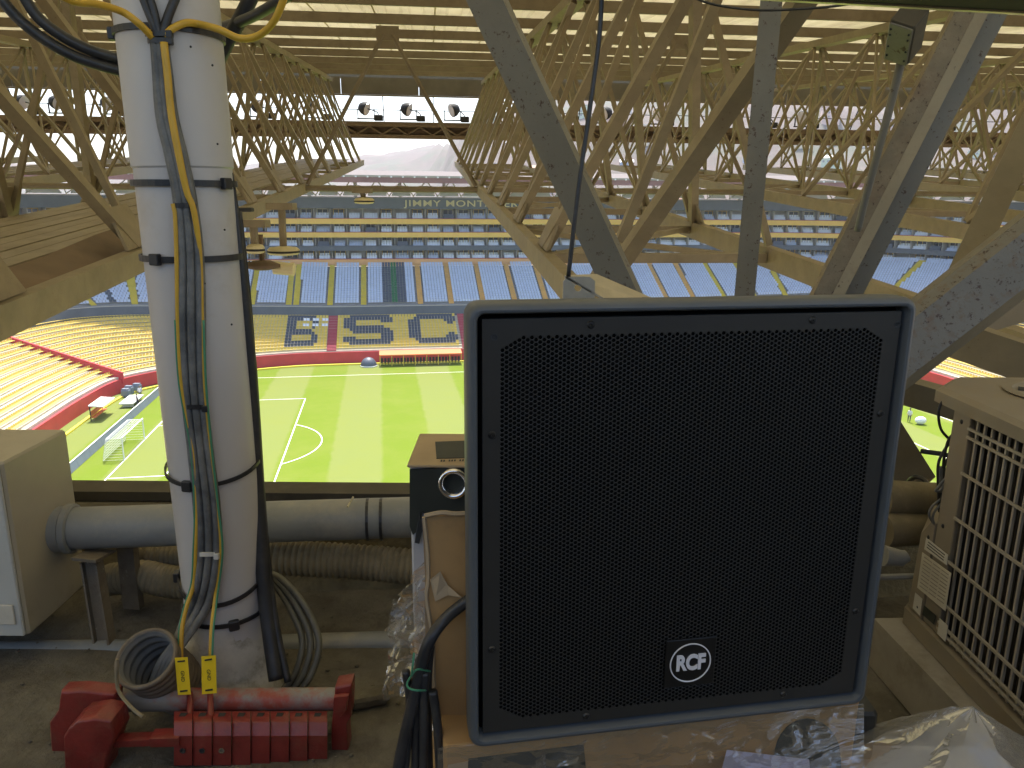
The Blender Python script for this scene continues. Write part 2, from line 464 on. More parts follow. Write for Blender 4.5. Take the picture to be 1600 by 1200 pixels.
def grass_mat():
    m = bpy.data.materials.new('striped_pitch_grass'); m.use_nodes = True
    N = m.node_tree.nodes; L = m.node_tree.links
    b = N['Principled BSDF']; b.inputs['Roughness'].default_value = .9; b.inputs['Specular IOR Level'].default_value = .1
    tc = N.new('ShaderNodeTexCoord'); sp = N.new('ShaderNodeSeparateXYZ'); L.new(tc.outputs['Object'], sp.inputs[0])
    nz = N.new('ShaderNodeTexNoise'); nz.inputs['Scale'].default_value = .5; nz.inputs['Detail'].default_value = 5; L.new(tc.outputs['Object'], nz.inputs['Vector'])
    ma = N.new('ShaderNodeMath'); ma.operation = 'MULTIPLY_ADD'; ma.inputs[1].default_value = .8; L.new(nz.outputs[0], ma.inputs[0]); L.new(sp.outputs[0], ma.inputs[2])
    dv = N.new('ShaderNodeMath'); dv.operation = 'MULTIPLY'; dv.inputs[1].default_value = math.pi / 5.5; L.new(ma.outputs[0], dv.inputs[0])
    sn = N.new('ShaderNodeMath'); sn.operation = 'SINE'; L.new(dv.outputs[0], sn.inputs[0])
    mr = N.new('ShaderNodeMapRange'); mr.inputs[1].default_value = -.12; mr.inputs[2].default_value = .12; L.new(sn.outputs[0], mr.inputs[0])
    mx = N.new('ShaderNodeMix'); mx.data_type = 'RGBA'; mx.inputs[6].default_value = (.115, .165, .012, 1); mx.inputs[7].default_value = (.15, .18, .045, 1)
    L.new(mr.outputs[0], mx.inputs[0])
    n2 = N.new('ShaderNodeTexNoise'); n2.inputs['Scale'].default_value = .16; n2.inputs['Detail'].default_value = 7; n2.inputs['Roughness'].default_value = .7; L.new(tc.outputs['Object'], n2.inputs['Vector'])
    m2 = N.new('ShaderNodeMapRange'); m2.inputs[1].default_value = .42; m2.inputs[2].default_value = .72; m2.inputs[4].default_value = .55; L.new(n2.outputs[0], m2.inputs[0])
    mx2 = N.new('ShaderNodeMix'); mx2.data_type = 'RGBA'; mx2.inputs[7].default_value = (.16, .185, .035, 1); L.new(m2.outputs[0], mx2.inputs[0]); L.new(mx.outputs[2], mx2.inputs[6])
    L.new(mx2.outputs[2], b.inputs['Base Color'])
    return m
M_grass = grass_mat()
M_turf = mat('turf_surround', (.115, .165, .02), .9, var=.15, scale=.3)

# ------------------------------------------------------------------ stadium frame
YAW = rad(9.65572252)
GX, GY = -41.85921978, 80.42569184
HCAM = 27.3733588
PZ0 = CAMZ - HCAM                       # pitch level
cyw, syw = math.cos(YAW), math.sin(YAW)
def FW(u, v, h=0.0):
    """field frame (u towards the far touchline, v along the pitch, h above it) to world"""
    return Vector((-syw * u + cyw * v + GX, cyw * u + syw * v + GY, PZ0 + h))
def FWn(U, V, H):
    H = np.broadcast_to(H, np.shape(U))
    return np.stack([-syw * U + cyw * V + GX, cyw * U + syw * V + GY, PZ0 + H], -1)

# ground sheet
g = MB(); g.poly([(-2250, -55, PZ0 - .3), (2250, -55, PZ0 - .3), (2250, 2580, PZ0 - .3), (-2250, 2580, PZ0 - .3)])
g.build('ground', M_ground, kind='structure')

# hills: one terrain sheet behind the stadium
def hill_h(x, y):
    px = 800 + FPX * x / y
    prof = [(-900, 250), (0, 268), (480, 262), (560, 256), (640, 244), (690, 232), (720, 214), (800, 185), (900, 160), (1100, 140), (1500, 138), (2400, 150)]
    py = np.interp(px, [a for a, _ in prof], [c for _, c in prof])
    ridge = np.interp(px, [0, 680, 720, 2400], [1500, 1500, 820, 700])
    ang = np.arctan((311 - py) / FPX)
    top = HCAM + ridge * np.tan(ang) * .97
    t = np.clip((y - .45 * ridge) / (.55 * ridge), 0, 1)
    t = t * t * (3 - 2 * t)
    return top * t
hx = np.linspace(-1600, 1900, 150); hy = np.concatenate([np.linspace(240, 1000, 70), np.linspace(1030, 2200, 30)])
HXX, HYY = np.meshgrid(hx, hy)
HH = hill_h(HXX, HYY)
nzv = np.array([[mnoise.fractal(Vector((a * .012, b_ * .012, 0)), .8, 2.1, 5) for a, b_ in zip(ra, rb)] for ra, rb in zip(HXX, HYY)])
HH = HH * (1 + .10 * nzv) + nzv * 2.0
def terrain_z(x, y):
    i = int(np.clip(np.searchsorted(hy, y), 1, len(hy) - 1)); j = int(np.clip(np.searchsorted(hx, x), 1, len(hx) - 1))
    return PZ0 - .3 + float(HH[i - 1:i + 1, j - 1:j + 1].mean())
V = np.stack([HXX, HYY, PZ0 - .6 + HH], -1).reshape(-1, 3)
ny, nx = HXX.shape
ii = (np.arange(ny - 1)[:, None] * nx + np.arange(nx - 1)[None]).ravel()
np_mesh('hills', V, np.stack([ii, ii + 1, ii + nx + 1, ii + nx], -1), M_hill, smooth=True, kind='structure')

# houses scattered over the right-hand hillside
M_houses = [mat('hill_house_' + n, c, .8, var=.06) for n, c in (('white', (.68, .66, .62)), ('pink', (.55, .4, .35)), ('cream', (.6, .52, .36)), ('blue', (.3, .4, .55)), ('brick', (.4, .24, .17)), ('mint', (.42, .52, .4)))]
hn = ['white', 'pink', 'cream', 'blue', 'brick', 'mint']
M_hroof = [mat('hill_roof_' + n, c, .7, var=.1) for n, c in (('grey', (.4, .39, .38)), ('rust', (.32, .16, .1)), ('pale', (.6, .58, .55)))]
rn = ['grey', 'rust', 'pale']
house_spots = []
tries = 0
while len(house_spots) < 75 and tries < 3000:
    tries += 1
    px_ = random.uniform(740, 1650); y_ = random.uniform(430, 800)
    x_ = (px_ - 800) / FPX * y_
    if any((x_ - a) ** 2 + (y_ - b_) ** 2 < 15 ** 2 for a, b_ in house_spots): continue
    house_spots.append((x_, y_))
seen_h = set()
for x_, y_ in house_spots:
    z_ = terrain_z(x_, y_); ci = random.randrange(6); ri = random.randrange(3)
    wd, dp, ht = random.uniform(6, 13), random.uniform(6, 10), random.choice([3.5, 4, 6.5, 7, 9.5])
    gab = random.random() < .5
    hl = f'{hn[ci]} {"low" if ht < 5 else "two-storey" if ht < 9 else "tall"} house, {rn[ri]} {"gabled" if gab else "flat"} roof, {"low" if y_ < 560 else "half way up" if y_ < 680 else "high"} on the hillside {"behind the bay" if x_ / y_ < .12 else "behind the lattice" if x_ / y_ < .4 else "at far right"}'
    if hl in seen_h: continue
    seen_h.add(hl)
    t = thing('hillside_house', hl, 'house', (x_, y_, z_ - 2), random.uniform(-.5, .5), 'houses on the hillside')
    b = MB(); b.M = wmat(t); b.box((-wd / 2, -dp / 2, -3), (wd / 2, dp / 2, ht + 2)); b.build('wall', M_houses[ci], t)
    b = MB(); b.M = wmat(t)
    if not gab:
        b.box((-wd / 2 - .4, -dp / 2 - .4, ht + 2.003), (wd / 2 + .4, dp / 2 + .4, ht + 2.4))
    else:
        b.rings([[(-wd / 2 - .4, -dp / 2 - .4, ht + 2.003), (-wd / 2 - .4, dp / 2 + .4, ht + 2.003), (-wd / 2 - .4, 0, ht + 4)], [(wd / 2 + .4, -dp / 2 - .4, ht + 2.003), (wd / 2 + .4, dp / 2 + .4, ht + 2.003), (wd / 2 + .4, 0, ht + 4)]])
    b.build('roof', M_hroof[ri], t)
    b = MB(); b.M = wmat(t)
    k = max(2, int(wd / 2.6))
    for q in range(k):
        xx = -wd / 2 + (q + .5) * wd / k
        for zz in ([3.2, 6.2] if ht > 6 else [3.2]):
            b.box((xx - .6, -dp / 2 - .05, zz), (xx + .6, -dp / 2 - .003, zz + 1.3))
    b.build('window', M_suitedark, t, kind='stuff')

# pitch
pe = bpy.data.meshes.new('pitch')
def field_sheet(name, v0, v1, u0, u1, h, m, **pr):
    b = MB(); b.poly([(v0, u0, 0), (v1, u0, 0), (v1, u1, 0), (v0, u1, 0)])
    me = bpy.data.meshes.new(name); me.from_pydata([tuple(p) for p in b.v], [], b.f); me.materials.append(m)
    o = bpy.data.objects.new(name, me); COL.objects.link(o)
    o.location = FW(0, 0, h); o.rotation_euler = (0, 0, YAW)
    return props(o, **pr)
field_sheet('pitch_surround', -70, 175, -70, 60, -.06, M_turf, kind='structure')
pitch = field_sheet('pitch', -14, 116, -44, 46, -.02, M_grass, kind='structure')
def pline(name, pts, wd=.14):
    b = MB(); n = len(pts)
    L_, R_ = [], []
    for i, (u, v) in enumerate(pts):
        a = Vector(pts[max(i - 1, 0)]); c = Vector(pts[min(i + 1, n - 1)])
        d = (c - a).normalized(); nn = Vector((-d.y, d.x)) * wd / 2
        L_.append(b.pt(FW(u + nn.x, v + nn.y, 0))); R_.append(b.pt(FW(u - nn.x, v - nn.y, 0)))
    for i in range(n - 1): b.face((L_[i], R_[i], R_[i + 1], L_[i + 1]))
    return b.build(name, M_line, pitch)
pline('touch_line', [(34, 0), (34, 105)]); pline('touch_line', [(-34, 0), (-34, 105)])
for v0, sg in ((0, 1), (105, -1)):
    pline('goal_line', [(-34.07, v0), (34.07, v0)])
    pline('penalty_area_line', [(20.16, v0 + sg * .1), (20.16, v0 + sg * 16.5), (20.1, v0 + sg * 16.5)]); pline('penalty_area_line', [(20.2, v0 + sg * 16.55), (-20.2, v0 + sg * 16.55)]); pline('penalty_area_line', [(-20.16, v0 + sg * .1), (-20.16, v0 + sg * 16.45)])
    pline('goal_area_line', [(9.16, v0 + sg * .1), (9.16, v0 + sg * 5.4)]); pline('goal_area_line', [(9.2, v0 + sg * 5.5), (-9.2, v0 + sg * 5.5)]); pline('goal_area_line', [(-9.16, v0 + sg * .1), (-9.16, v0 + sg * 5.4)])
    aa = math.acos(5.5 / 9.15)
    pline('penalty_arc', [(9.15 * math.sin(a), v0 + sg * (11 + .08 + 9.15 * math.cos(a))) for a in np.linspace(-aa, aa, 25)])
pline('halfway_line', [(-33.9, 52.5), (33.9, 52.5)])
pline('centre_circle', [(9.15 * math.sin(a), 52.5 + 9.15 * math.cos(a)) for a in np.linspace(0.02, 2 * math.pi - .02, 60)])

# goals
def goal(v0, sg, label):
    t = thing('football_goal', label, 'goal', FW(0, v0, 0))
    for u in (-3.66, 3.66):
        b = MB(); b.tube([FW(u, v0, 0), FW(u, v0, 2.44)], .07, 10); b.build('post', M_white, t)
    b = MB(); b.tube([FW(-3.73, v0, 2.5), FW(3.73, v0, 2.5)], .07, 10); b.build('crossbar', M_white, t)
    b = MB()
    for u in (-3.66, 3.66):
        b.tube([FW(u, v0 - sg * .05, 2.42), FW(u, v0 - sg * 1.6, 2.42), FW(u, v0 - sg * 2.1, .05)], .03, 6)
    b.tube([FW(-3.66, v0 - sg * 1.6, 2.42), FW(3.66, v0 - sg * 1.6, 2.42)], .03, 6)
    b.build('net_frame', M_white, t)
    b = MB()
    for i in range(25):
        u = -3.6 + 7.2 * i / 24
        b.bar(FW(u, v0 - sg * .06, 2.4), FW(u, v0 - sg * 1.58, 2.4), .02, .02); b.bar(FW(u, v0 - sg * 1.6, 2.38), FW(u, v0 - sg * 2.1, .03), .02, .02)
    for i in range(8):
        z = .05 + i * .3; q = 2.1 - .5 * z / 2.42
        b.bar(FW(-3.62, v0 - sg * q, z), FW(3.62, v0 - sg * q, z), .02, .02)
        for u in (-3.64, 3.64): b.bar(FW(u, v0 - sg * .08, z), FW(u, v0 - sg * q, z), .02, .02)
    for i in range(5):
        b.bar(FW(-3.62, v0 - sg * (.2 + .3 * i), 2.4), FW(3.62, v0 - sg * (.2 + .3 * i), 2.4), .02, .02)
    b.build('net', M_net, t, kind='stuff')
goal(0, 1, 'white football goal with net at the near left end of the pitch')
goal(105, -1, 'white football goal on the right end hidden behind the big loudspeaker')

# perimeter board behind the left goal
t = thing('advertising_board', 'long blue grey perimeter board standing on the grass behind the goal', 'board', FW(0, -4, 0))
for k in range(18):
    u0 = -34 + k * 3.6
    b = MB()
    pp = [FW(u0 + .02, -4.0, 0), FW(u0 + 3.58, -4.0, 0)]
    b.prism([(-.05, 0), (.05, 0), (-.12, .95), (-.2, .95)], pp[0], pp[1], FW(0, 1, 0) - FW(0, 0, 0), (0, 0, 1)); b.build('panel', M_board, t)
b = MB(); b.bar(FW(-34, -4.16, .99), FW(30.8, -4.16, .99), .12, .06); b.build('top_rail', M_white, t)

# ------------------------------------------------------------------ seating bowl
P1h = [(-60, -11), (-20, -11.2), (7, -11.2), (17, -11), (26, -10), (31, -7), (35, -2.5), (39.6, 3.5), (42.6, 11), (43.5, 20)]
P2h = [(-60, -27), (-20, -27), (7, -27), (20, -27), (34, -25), (44, -22), (50.8, -16.5), (53.4, -6), (54, 11), (54, 20)]
HB = [8.6, 8.6, 8.6, 8.5, 8.2, 7.9, 7.4, 6.9, 6.5, 6.3]
MIR = 99.5
def full(ph): return ph + [(54 if ph is P2h else 43.5, 49.75)] + [(u, MIR - v) for u, v in ph[::-1]]
K = 14
def dense(pts): return np.array([tuple(p) for p in catmull([Vector((a, b_, 0)) for a, b_ in pts], K)])[:, :2]
D1, D2 = dense(full(P1h)), dense(full(P2h))
_a, _b = 8 * K, 12 * K + 1
_u = np.interp(D2[_a:_b, 1], D1[_a - K:_b + K, 1], D1[_a - K:_b + K, 0]); D1[_a:_b, 1] = D2[_a:_b, 1]; D1[_a:_b, 0] = _u
hb = HB + [6.3] + HB[::-1]
DH = np.interp(np.arange(len(D1)) / K, np.arange(len(hb)), hb)
def normals(D):
    d = np.gradient(D, axis=0); d /= np.linalg.norm(d, axis=1)[:, None]
    n = np.stack([d[:, 1], -d[:, 0]], -1)
    c = np.array([0, 50.]) - D
    s = np.sign((n * c).sum(1)); n = -n * s[:, None]
    return n
N2 = normals(D2)
D3 = D2 + N2 * 12.2
D4 = D2 + N2 * 13.6
SEG = np.r_[0, np.cumsum(np.linalg.norm(np.diff(D2, axis=0), axis=1))]
S0 = np.interp(0, D2[len(D2) // 3:2 * len(D2) // 3, 1], SEG[len(D2) // 3:2 * len(D2) // 3])   # arclength where v = 0
def s_of_v(v):
    i0, i1 = 8 * K, (len(full(P2h)) - 9) * K
    return float(np.interp(v, D2[i0:i1, 1], SEG[i0:i1]))
aisles_up = [(s_of_v(v), 'y' if v < 28 else 'o') for v in (6.0, 12.3, 18.2, 24.2, 34.5, 40.2, 46.2, 52.2, 58.2, 64.2, 70.2, 76.2, 82.2, 88.2)]
aisles_up += [(s_of_v(6.0) - 6.3 * k, 'y') for k in range(1, 14)] + [(s_of_v(88.2) + 6.3 * k, 'y') for k in range(1, 14)]
aisles_lo = [s_of_v(v) for v in (18.8, 41.9, 65, 84)] + [s_of_v(18.8) - 24, s_of_v(84) + 26]

GLY = {
 'B': ["XXXXXXXXXXX.", "XXXXXXXXXXXX", "XXX......XXX", "XXX......XXX", "XXX......XX.", "XXXXXXXXXX..", "XXXXXXXXXXX.", "XXX......XXX", "XXX......XXX", "XXXXXXXXXXXX", "XXXXXXXXXXX."],
 'S': [".XXXXXXXXXX.", "XXXXXXXXXXXX", "XXX......XXX", "XXX.........", "XXXXXXXXXX..", ".XXXXXXXXXX.", "..XXXXXXXXXX", ".........XXX", "XXX......XXX", "XXXXXXXXXXXX", ".XXXXXXXXXX."],
 'C': ["..XXXXXXXXX.", ".XXXXXXXXXXX", "XXX......XXX", "XXX.......X.", "XXX.........", "XXX.........", "XXX.........", "XXX.......X.", "XXX......XXX", ".XXXXXXXXXXX", "..XXXXXXXXX."]}
LET = [('B', 8.6, 16.4), ('S', 20.9, 29.2), ('C', 32.2, 40.6)]

def strips(rows_pts):
    """quads between consecutive polylines (each (n,3))"""
    n = len(rows_pts[0]); V = np.concatenate(rows_pts)
    F = []
    for r in range(len(rows_pts) - 1):
        i = np.arange(n - 1) + r * n
        F.append(np.stack([i, i + 1, i + 1 + n, i + n], -1))
    return V, np.concatenate(F)

def tier(name, label, DA, DB, HA, HBk, rows, seats_fn, mats, step_m, aisles, aw, aisle_mat):
    t = thing(name, label, 'grandstand', FW(*DA[len(DA) // 2], 0))
    lines = []
    for i in range(rows):
        f0, f1 = i / rows, (i + 1) / rows
        h = HA + (HBk - HA) * (i + 1) / rows; hp = HA + (HBk - HA) * i / rows
        a = DA + (DB - DA) * f0; b_ = DA + (DB - DA) * f1
        lines += [FWn(a[:, 0], a[:, 1], hp), FWn(a[:, 0], a[:, 1], h), FWn(b_[:, 0], b_[:, 1], h - .001)]
    Vv, Ff = strips(lines)
    np_mesh('terrace_steps', Vv, Ff, step_m, parent=t)
    # seats
    VS, FS, MS = [], [], []
    base = 0
    for i in range(rows):
        f = (i + .45) / rows; fb = (i + .8) / rows
        a = DA + (DB - DA) * f; b_ = DA + (DB - DA) * fb
        h = HA + (HBk - HA) * (i + 1) / rows
        sg = np.r_[0, np.cumsum(np.linalg.norm(np.diff(a, axis=0), axis=1))]
        n = int(sg[-1] / .54)
        ref = float(np.interp(9.6 * K, np.arange(len(a)), sg)) if i is not None else 0
        ss = (ref % .54) + (np.arange(n - 1) + .5) * .54; n = n - 1
        idx = np.interp(ss, sg, np.arange(len(a)))
        key = np.interp(idx, np.arange(len(SEG)), SEG)
        keep = np.ones(n, bool)
        for q in aisles: keep &= np.abs(key - q) > aw
        ss, idx, key = ss[keep], idx[keep], key[keep]
        hw = .23
        def at(D_, s_, hh):
            sgx = np.interp(s_, sg, np.arange(len(a)))
            return FWn(np.interp(sgx, np.arange(len(a)), D_[:, 0]), np.interp(sgx, np.arange(len(a)), D_[:, 1]), np.interp(sgx, np.arange(len(a)), hh) if np.ndim(hh) else hh)
        p = [at(a, ss - hw, h + .42), at(a, ss + hw, h + .42), at(b_, ss + hw, h + .44), at(b_, ss - hw, h + .44), at(b_, ss - hw, h + .8), at(b_, ss + hw, h + .8),
             at(a, ss - hw, h + .36), at(a, ss + hw, h + .36)]
        m = len(ss)
        VS.append(np.stack(p, 1).reshape(-1, 3))
        o8 = base + np.arange(m) * 8
        for q in ((0, 1, 2, 3), (3, 2, 5, 4), (6, 7, 1, 0)):
            FS.append(np.stack([o8 + k for k in q], -1))
        mi = seats_fn(i, key, at, ss)
        MS += [mi, mi, mi]
        base += m * 8
    np_mesh('seats', np.concatenate(VS), np.concatenate(FS), mats, np.concatenate(MS), parent=t, kind='stuff')
    # stepped aisles
    for q, mm in zip(aisles, aisle_mat):
        lines = []
        dd = np.interp([q - aw * .8, q + aw * .8], SEG, np.arange(len(SEG)))
        def pp(D_): return np.stack([np.interp(dd, np.arange(len(D_)), D_[:, 0]), np.interp(dd, np.arange(len(D_)), D_[:, 1])], -1)
        A_, B_ = pp(DA), pp(DB); hh0 = np.interp(dd, np.arange(len(DA)), HA if np.ndim(HA) else np.full(len(DA), HA)); hh1 = np.interp(dd, np.arange(len(DA)), HBk)
        r2 = rows * 2
        for i in range(r2):
            f0, f1 = i / r2, (i + 1) / r2
            up = .12
            lines += [FWn(*(A_ + (B_ - A_) * f0).T, hh0 + (hh1 - hh0) * f0 + up + .2), FWn(*(A_ + (B_ - A_) * f0).T, hh0 + (hh1 - hh0) * f1 + up + .2), FWn(*(A_ + (B_ - A_) * f1).T, hh0 + (hh1 - hh0) * f1 + up + .2)]
        Vv, Ff = strips(lines)
        np_mesh('aisle_steps', Vv, Ff, mm, parent=t)
    return t

sB = {k: None for k in 'BSC'}
def lower_fn(i, key, at, ss):
    mi = np.zeros(len(key), int)
    r = i - 1
    if 0 <= r < 11:
        for ch, v0, v1 in LET:
            s0, s1 = s_of_v(v0), s_of_v(v1)
            u = ((key - s0) / (s1 - s0) * 12).astype(int)
            ok = (key >= s0) & (key < s1)
            row = GLY[ch][10 - r]
            mi[ok] = [1 if row[min(k, 11)] == 'X' else 0 for k in u[ok]]
    if i in (8, 10):      # loose white seats over the first letter
        s0 = s_of_v(13.9)
        w_ = (key > s0) & (key < s0 + 4.4) & (((key - s0) // .54).astype(int) % 3 != 2)
        mi[w_] = 2
    return mi
lower = tier('lower_grandstand', 'lower stand of yellow seats with navy letters curving round the pitch', D1 + normals(D1) * .35, D2, np.full(len(D1), 1.75), DH, 13, lower_fn, [M_yel, M_navy, M_wseat], M_step2, aisles_lo, 1.0, [M_redstep] * 6 + [M_step] * 2)
vS0, vS1 = s_of_v(27.6), s_of_v(31.9)
def upper_fn(i, key, at, ss):
    mi = np.zeros(len(key), int)
    mi[(key > vS0) & (key < vS1)] = 1
    mi[(key > (vS0 + vS1) / 2 - .2) & (key < (vS0 + vS1) / 2 + .7)] = 2
    rr = rng.random(len(key))
    mi[(key < s_of_v(-2) - 6) & (np.abs((key - s_of_v(6.0)) % 6.3 - 3.1) < .4) & (i < 15)] = 1
    return mi
upper = tier('upper_grandstand', 'upper stand of pale grey blue seats above the dark balcony front', D2 + N2 * .3, D3, DH + 1.8, DH + 8.05, 18, upper_fn, [M_gseat, M_navy, M_green], M_step, [a for a, _ in aisles_up], .62, [M_aisley if k == 'y' else M_aisleo for _, k in aisles_up])
# red wall at the pitch edge, its yellow kerb
t = thing('perimeter_wall', 'low red wall running between the grass and the yellow seats', 'wall', FW(43.5, 50, 0))
n1 = normals(D1)
def wall_strip(name, D_, th, h0, h1, m, parent, N_):
    o_ = D_ + N_ * th
    a0 = np.broadcast_to(h0, len(D_)); a1 = np.broadcast_to(h1, len(D_))
    Vv, Ff = strips([FWn(D_[:, 0], D_[:, 1], a0), FWn(D_[:, 0], D_[:, 1], a1), FWn(o_[:, 0], o_[:, 1], a1), FWn(o_[:, 0], o_[:, 1], a0)])
    return np_mesh(name, Vv, Ff, m, parent=parent)
wall_strip('wall_face', D1, .3, -.05, 1.9, M_redw, t, n1)
wall_strip('kerb', D1 - n1 * 1.9, .35, -.05, .22, M_yline, t, n1)
wall_strip('balcony_front', D2 - N2 * .35, .45, DH - .25, DH + 1.85, M_fnavy, upper, N2)
wall_strip('balcony_rail', D2 - N2 * .28, .08, DH + 1.86, DH + 2.0, M_fartruss, upper, N2)
# red radial walls dividing the lower stand
def radial(a, b_, hB_, label):
    a, b_ = np.array(a), np.array(b_)
    n_ = np.array([-(b_ - a)[1], (b_ - a)[0]]); n_ /= np.linalg.norm(n_)
    q = MB()
    def pr(p, h): return FW(p[0], p[1], h)
    q.rings([[pr(a + n_ * .2, 1.3), pr(a - n_ * .2, 1.3), pr(a - n_ * .2, 2.9), pr(a + n_ * .2, 2.9)], [pr(b_ + n_ * .2, hB_ - .6), pr(b_ - n_ * .2, hB_ - .6), pr(b_ - n_ * .2, hB_ + .95), pr(b_ + n_ * .2, hB_ + .95)]])
    q.build('dividing_wall', M_redw, cat='wall', label=label)
radial((27.5, -9.3), (28.5, -26.6), 8.4, 'red sloping wall dividing the yellow seats beside the left corner')
radial((27.5, MIR + 9.3), (28.5, MIR + 26.6), 8.4, 'red sloping wall dividing the yellow seats at the far right corner')

# ------------------------------------------------------------------ suite building under the far roof
FH = 0
suite = thing('suite_building', 'five storeys of hospitality boxes behind the far grey seats', 'building', FW(67.6, 50, 14.3))
SG4 = np.r_[0, np.cumsum(np.linalg.norm(np.diff(D4, axis=0), axis=1))]
N4 = normals(D4)
i0, i1 = int(4.2 * K), int(16.9 * K)
base_h = DH + 8.05
levels = [(14.35, 15.65, M_bando, 'o'), (17.3, 18.15, M_fnavy, 'n'), (19.85, 20.8, M_bandy, 'y'), (22.4, 23.4, M_bandy, 'y')]
sl = slice(i0, i1)
for h0, h1, m, _ in levels:
    wall_strip('balcony_band', D4[sl] - N4[sl] * .2, .35, h0, h1, m, suite, N4[sl])
    wall_strip('balcony_cap', D4[sl] - N4[sl] * .26, .3, h1 + .003, h1 + .12, M_redstep if m is not M_fnavy else M_fnavy, suite, N4[sl])
    wall_strip('floor_slab', D4[sl] + N4[sl] * .15, 4.0, h0 + .0, h0 + .35, M_fartruss, suite, N4[sl])
wall_strip('back_wall', D4[sl] + N4[sl] * 3.4, .3, 14.3, 27.0, M_suitewall, suite, N4[sl])
wall_strip('signboard', D4[sl] - N4[sl] * .3, .3, 25.35, 27.4, M_fnavy, suite, N4[sl])
wall_strip('soffit', D4[sl] + N4[sl] * .0, 4.0, 27.41, 27.6, M_fartruss, suite, N4[sl])
BAY = 3.05
L0, L1 = SG4[i0] + 1, SG4[i1 - 1] - 1
nb = int((L1 - L0) / BAY)
def at4(s, off, h):
    k = np.interp(s, SG4, np.arange(len(SG4)))
    j = int(k); f = k - j; j2 = min(j + 1, len(D4) - 1)
    p = D4[j] * (1 - f) + D4[j2] * f; n_ = N4[j]
    return FW(p[0] + n_[0] * off, p[1] + n_[1] * off, h)
part_m = MB(); 
lv = [(15.72, 17.4), (18.2, 19.95), (20.9, 22.5), (23.5, 25.35)]
_bm = {}
def seat_bank(n, m):
    key = (n, m.name)
    if key not in _bm:
        b = MB()
        for r in range(2):
            for c in range(n):
                x = (c - (n - 1) / 2) * .52
                y = .35 + r * .75; z = r * .42
                b.box((x - .23, y, z), (x + .23, y + .42, z + .42)); b.box((x - .23, y + .36, z + .42), (x + .23, y + .44, z + .85))
        me = bpy.data.meshes.new('seat_bank'); me.from_pydata([tuple(p) for p in b.v], [], b.f); me.materials.append(m); me.update()
        _bm[key] = me
    return _bm[key]
wf = {}
def frame_mesh(m):
    if m.name not in wf:
        b = MB(); b.box((-1.05, -.05, 0), (-.93, .05, 1.45)); b.box((.93, -.05, 0), (1.05, .05, 1.45)); b.box((-1.05, -.05, 1.453), (1.05, .05, 1.56)); b.box((-.04, -.04, 0), (.04, .04, 1.45))
        b.box((-.92, -.02, .0), (-.045, .0, 1.45), 1); b.box((.045, -.02, .0), (.92, .0, 1.45), 1)
        me = bpy.data.meshes.new('box_window'); me.from_pydata([tuple(p) for p in b.v], [], b.f); me.materials.append(m); me.materials.append(M_sglass); me.polygons.foreach_set('material_index', b.m); me.update()
        wf[m.name] = me
    return wf[m.name]
M_yframe = mat('yellow_window_frame', (.6, .38, .05), .5, var=.1)
sinv = wmat(suite).inverted()
for li, (ha, hc) in enumerate(lv):
    for k in range(nb):
        s = L0 + (k + .5) * BAY
        d = (at4(s + .3, 0, 0) - at4(s - .3, 0, 0)).normalized(); ang = math.atan2(d.y, d.x)
        part_m.bar(at4(s - BAY / 2, 1.0, ha - .1), at4(s - BAY / 2, 1.0, hc), 1.6, .1, up=d)
        r = random.random()
        seat_m = M_wseat if r < .62 else (M_gseat if r < .8 else None)
        if seat_m:
            o = bpy.data.objects.new('seat_bank', seat_bank(random.choice([4, 4, 5]), seat_m)); COL.objects.link(o); o.parent = suite
            o['kind'] = 'stuff'; o.matrix_basis = sinv @ (Matrix.Translation(at4(s + random.uniform(-.1, .1), .25, ha - .25)) @ Matrix.Rotation(ang, 4, 'Z'))
        elif r < .93:
            b = MB(); b.M = Matrix.Translation(at4(s, .5, ha - .3)) @ Matrix.Rotation(ang, 4, 'Z')
            b.rings([[(-1.2, -.2, 0), (1.2, -.2, 0), (1.2, .4, 0), (-1.2, .4, 0)], [(-.95, .0, 1.15), (.95, .0, 1.15), (.95, .3, 1.15), (-.95, .3, 1.15)]])
            b.build('dark_cover', M_navy, suite)
        if random.random() < .8:
            fm = M_yframe if (li == 0 or random.random() < .45) else M_frameW
            o = bpy.data.objects.new('window', frame_mesh(fm)); COL.objects.link(o); o.parent = suite
            o.matrix_basis = sinv @ (Matrix.Translation(at4(s, 1.75, ha + .2)) @ Matrix.Rotation(ang, 4, 'Z'))
part_m.build('partition', M_fartruss, suite, kind='stuff')
# tall sign lettering
def text_mesh(txt, size, depth, m, M, name, parent=None, offset=0.0, align='CENTER', spacing=1.0, **pr):
    c = bpy.data.curves.new(name, 'FONT'); c.body = txt; c.size = size; c.extrude = depth; c.offset = offset; c.align_x = align; c.align_y = 'CENTER'; c.space_character = spacing
    c.resolution_u = 4
    tmp = bpy.data.objects.new('tmp_text', c); COL.objects.link(tmp)
    me = bpy.data.meshes.new_from_object(tmp)
    bpy.data.objects.remove(tmp); me.materials.clear(); me.materials.append(m)
    o = bpy.data.objects.new(name, me); COL.objects.link(o)
    if parent is not None:
        o.parent = parent; o.matrix_basis = wmat(parent).inverted() @ M
    else: o.matrix_basis = M
    return props(o, pr.get('label'), pr.get('cat'), pr.get('group'), pr.get('kind'))
ps = s_of_v(32.4)
k_ = np.interp(ps, SEG, np.arange(len(SEG))); s4 = float(np.interp(k_, np.arange(len(SG4)), SG4))
base = at4(s4, -.36, 26.35)
d = (at4(s4 + 1, 0, 0) - at4(s4 - 1, 0, 0)).normalized()
Mx = Matrix(((d.x, 0, -d.y * -1, base.x), (d.y, 0, -d.x, base.y), (0, 1, 0, base.z), (0, 0, 0, 1)))
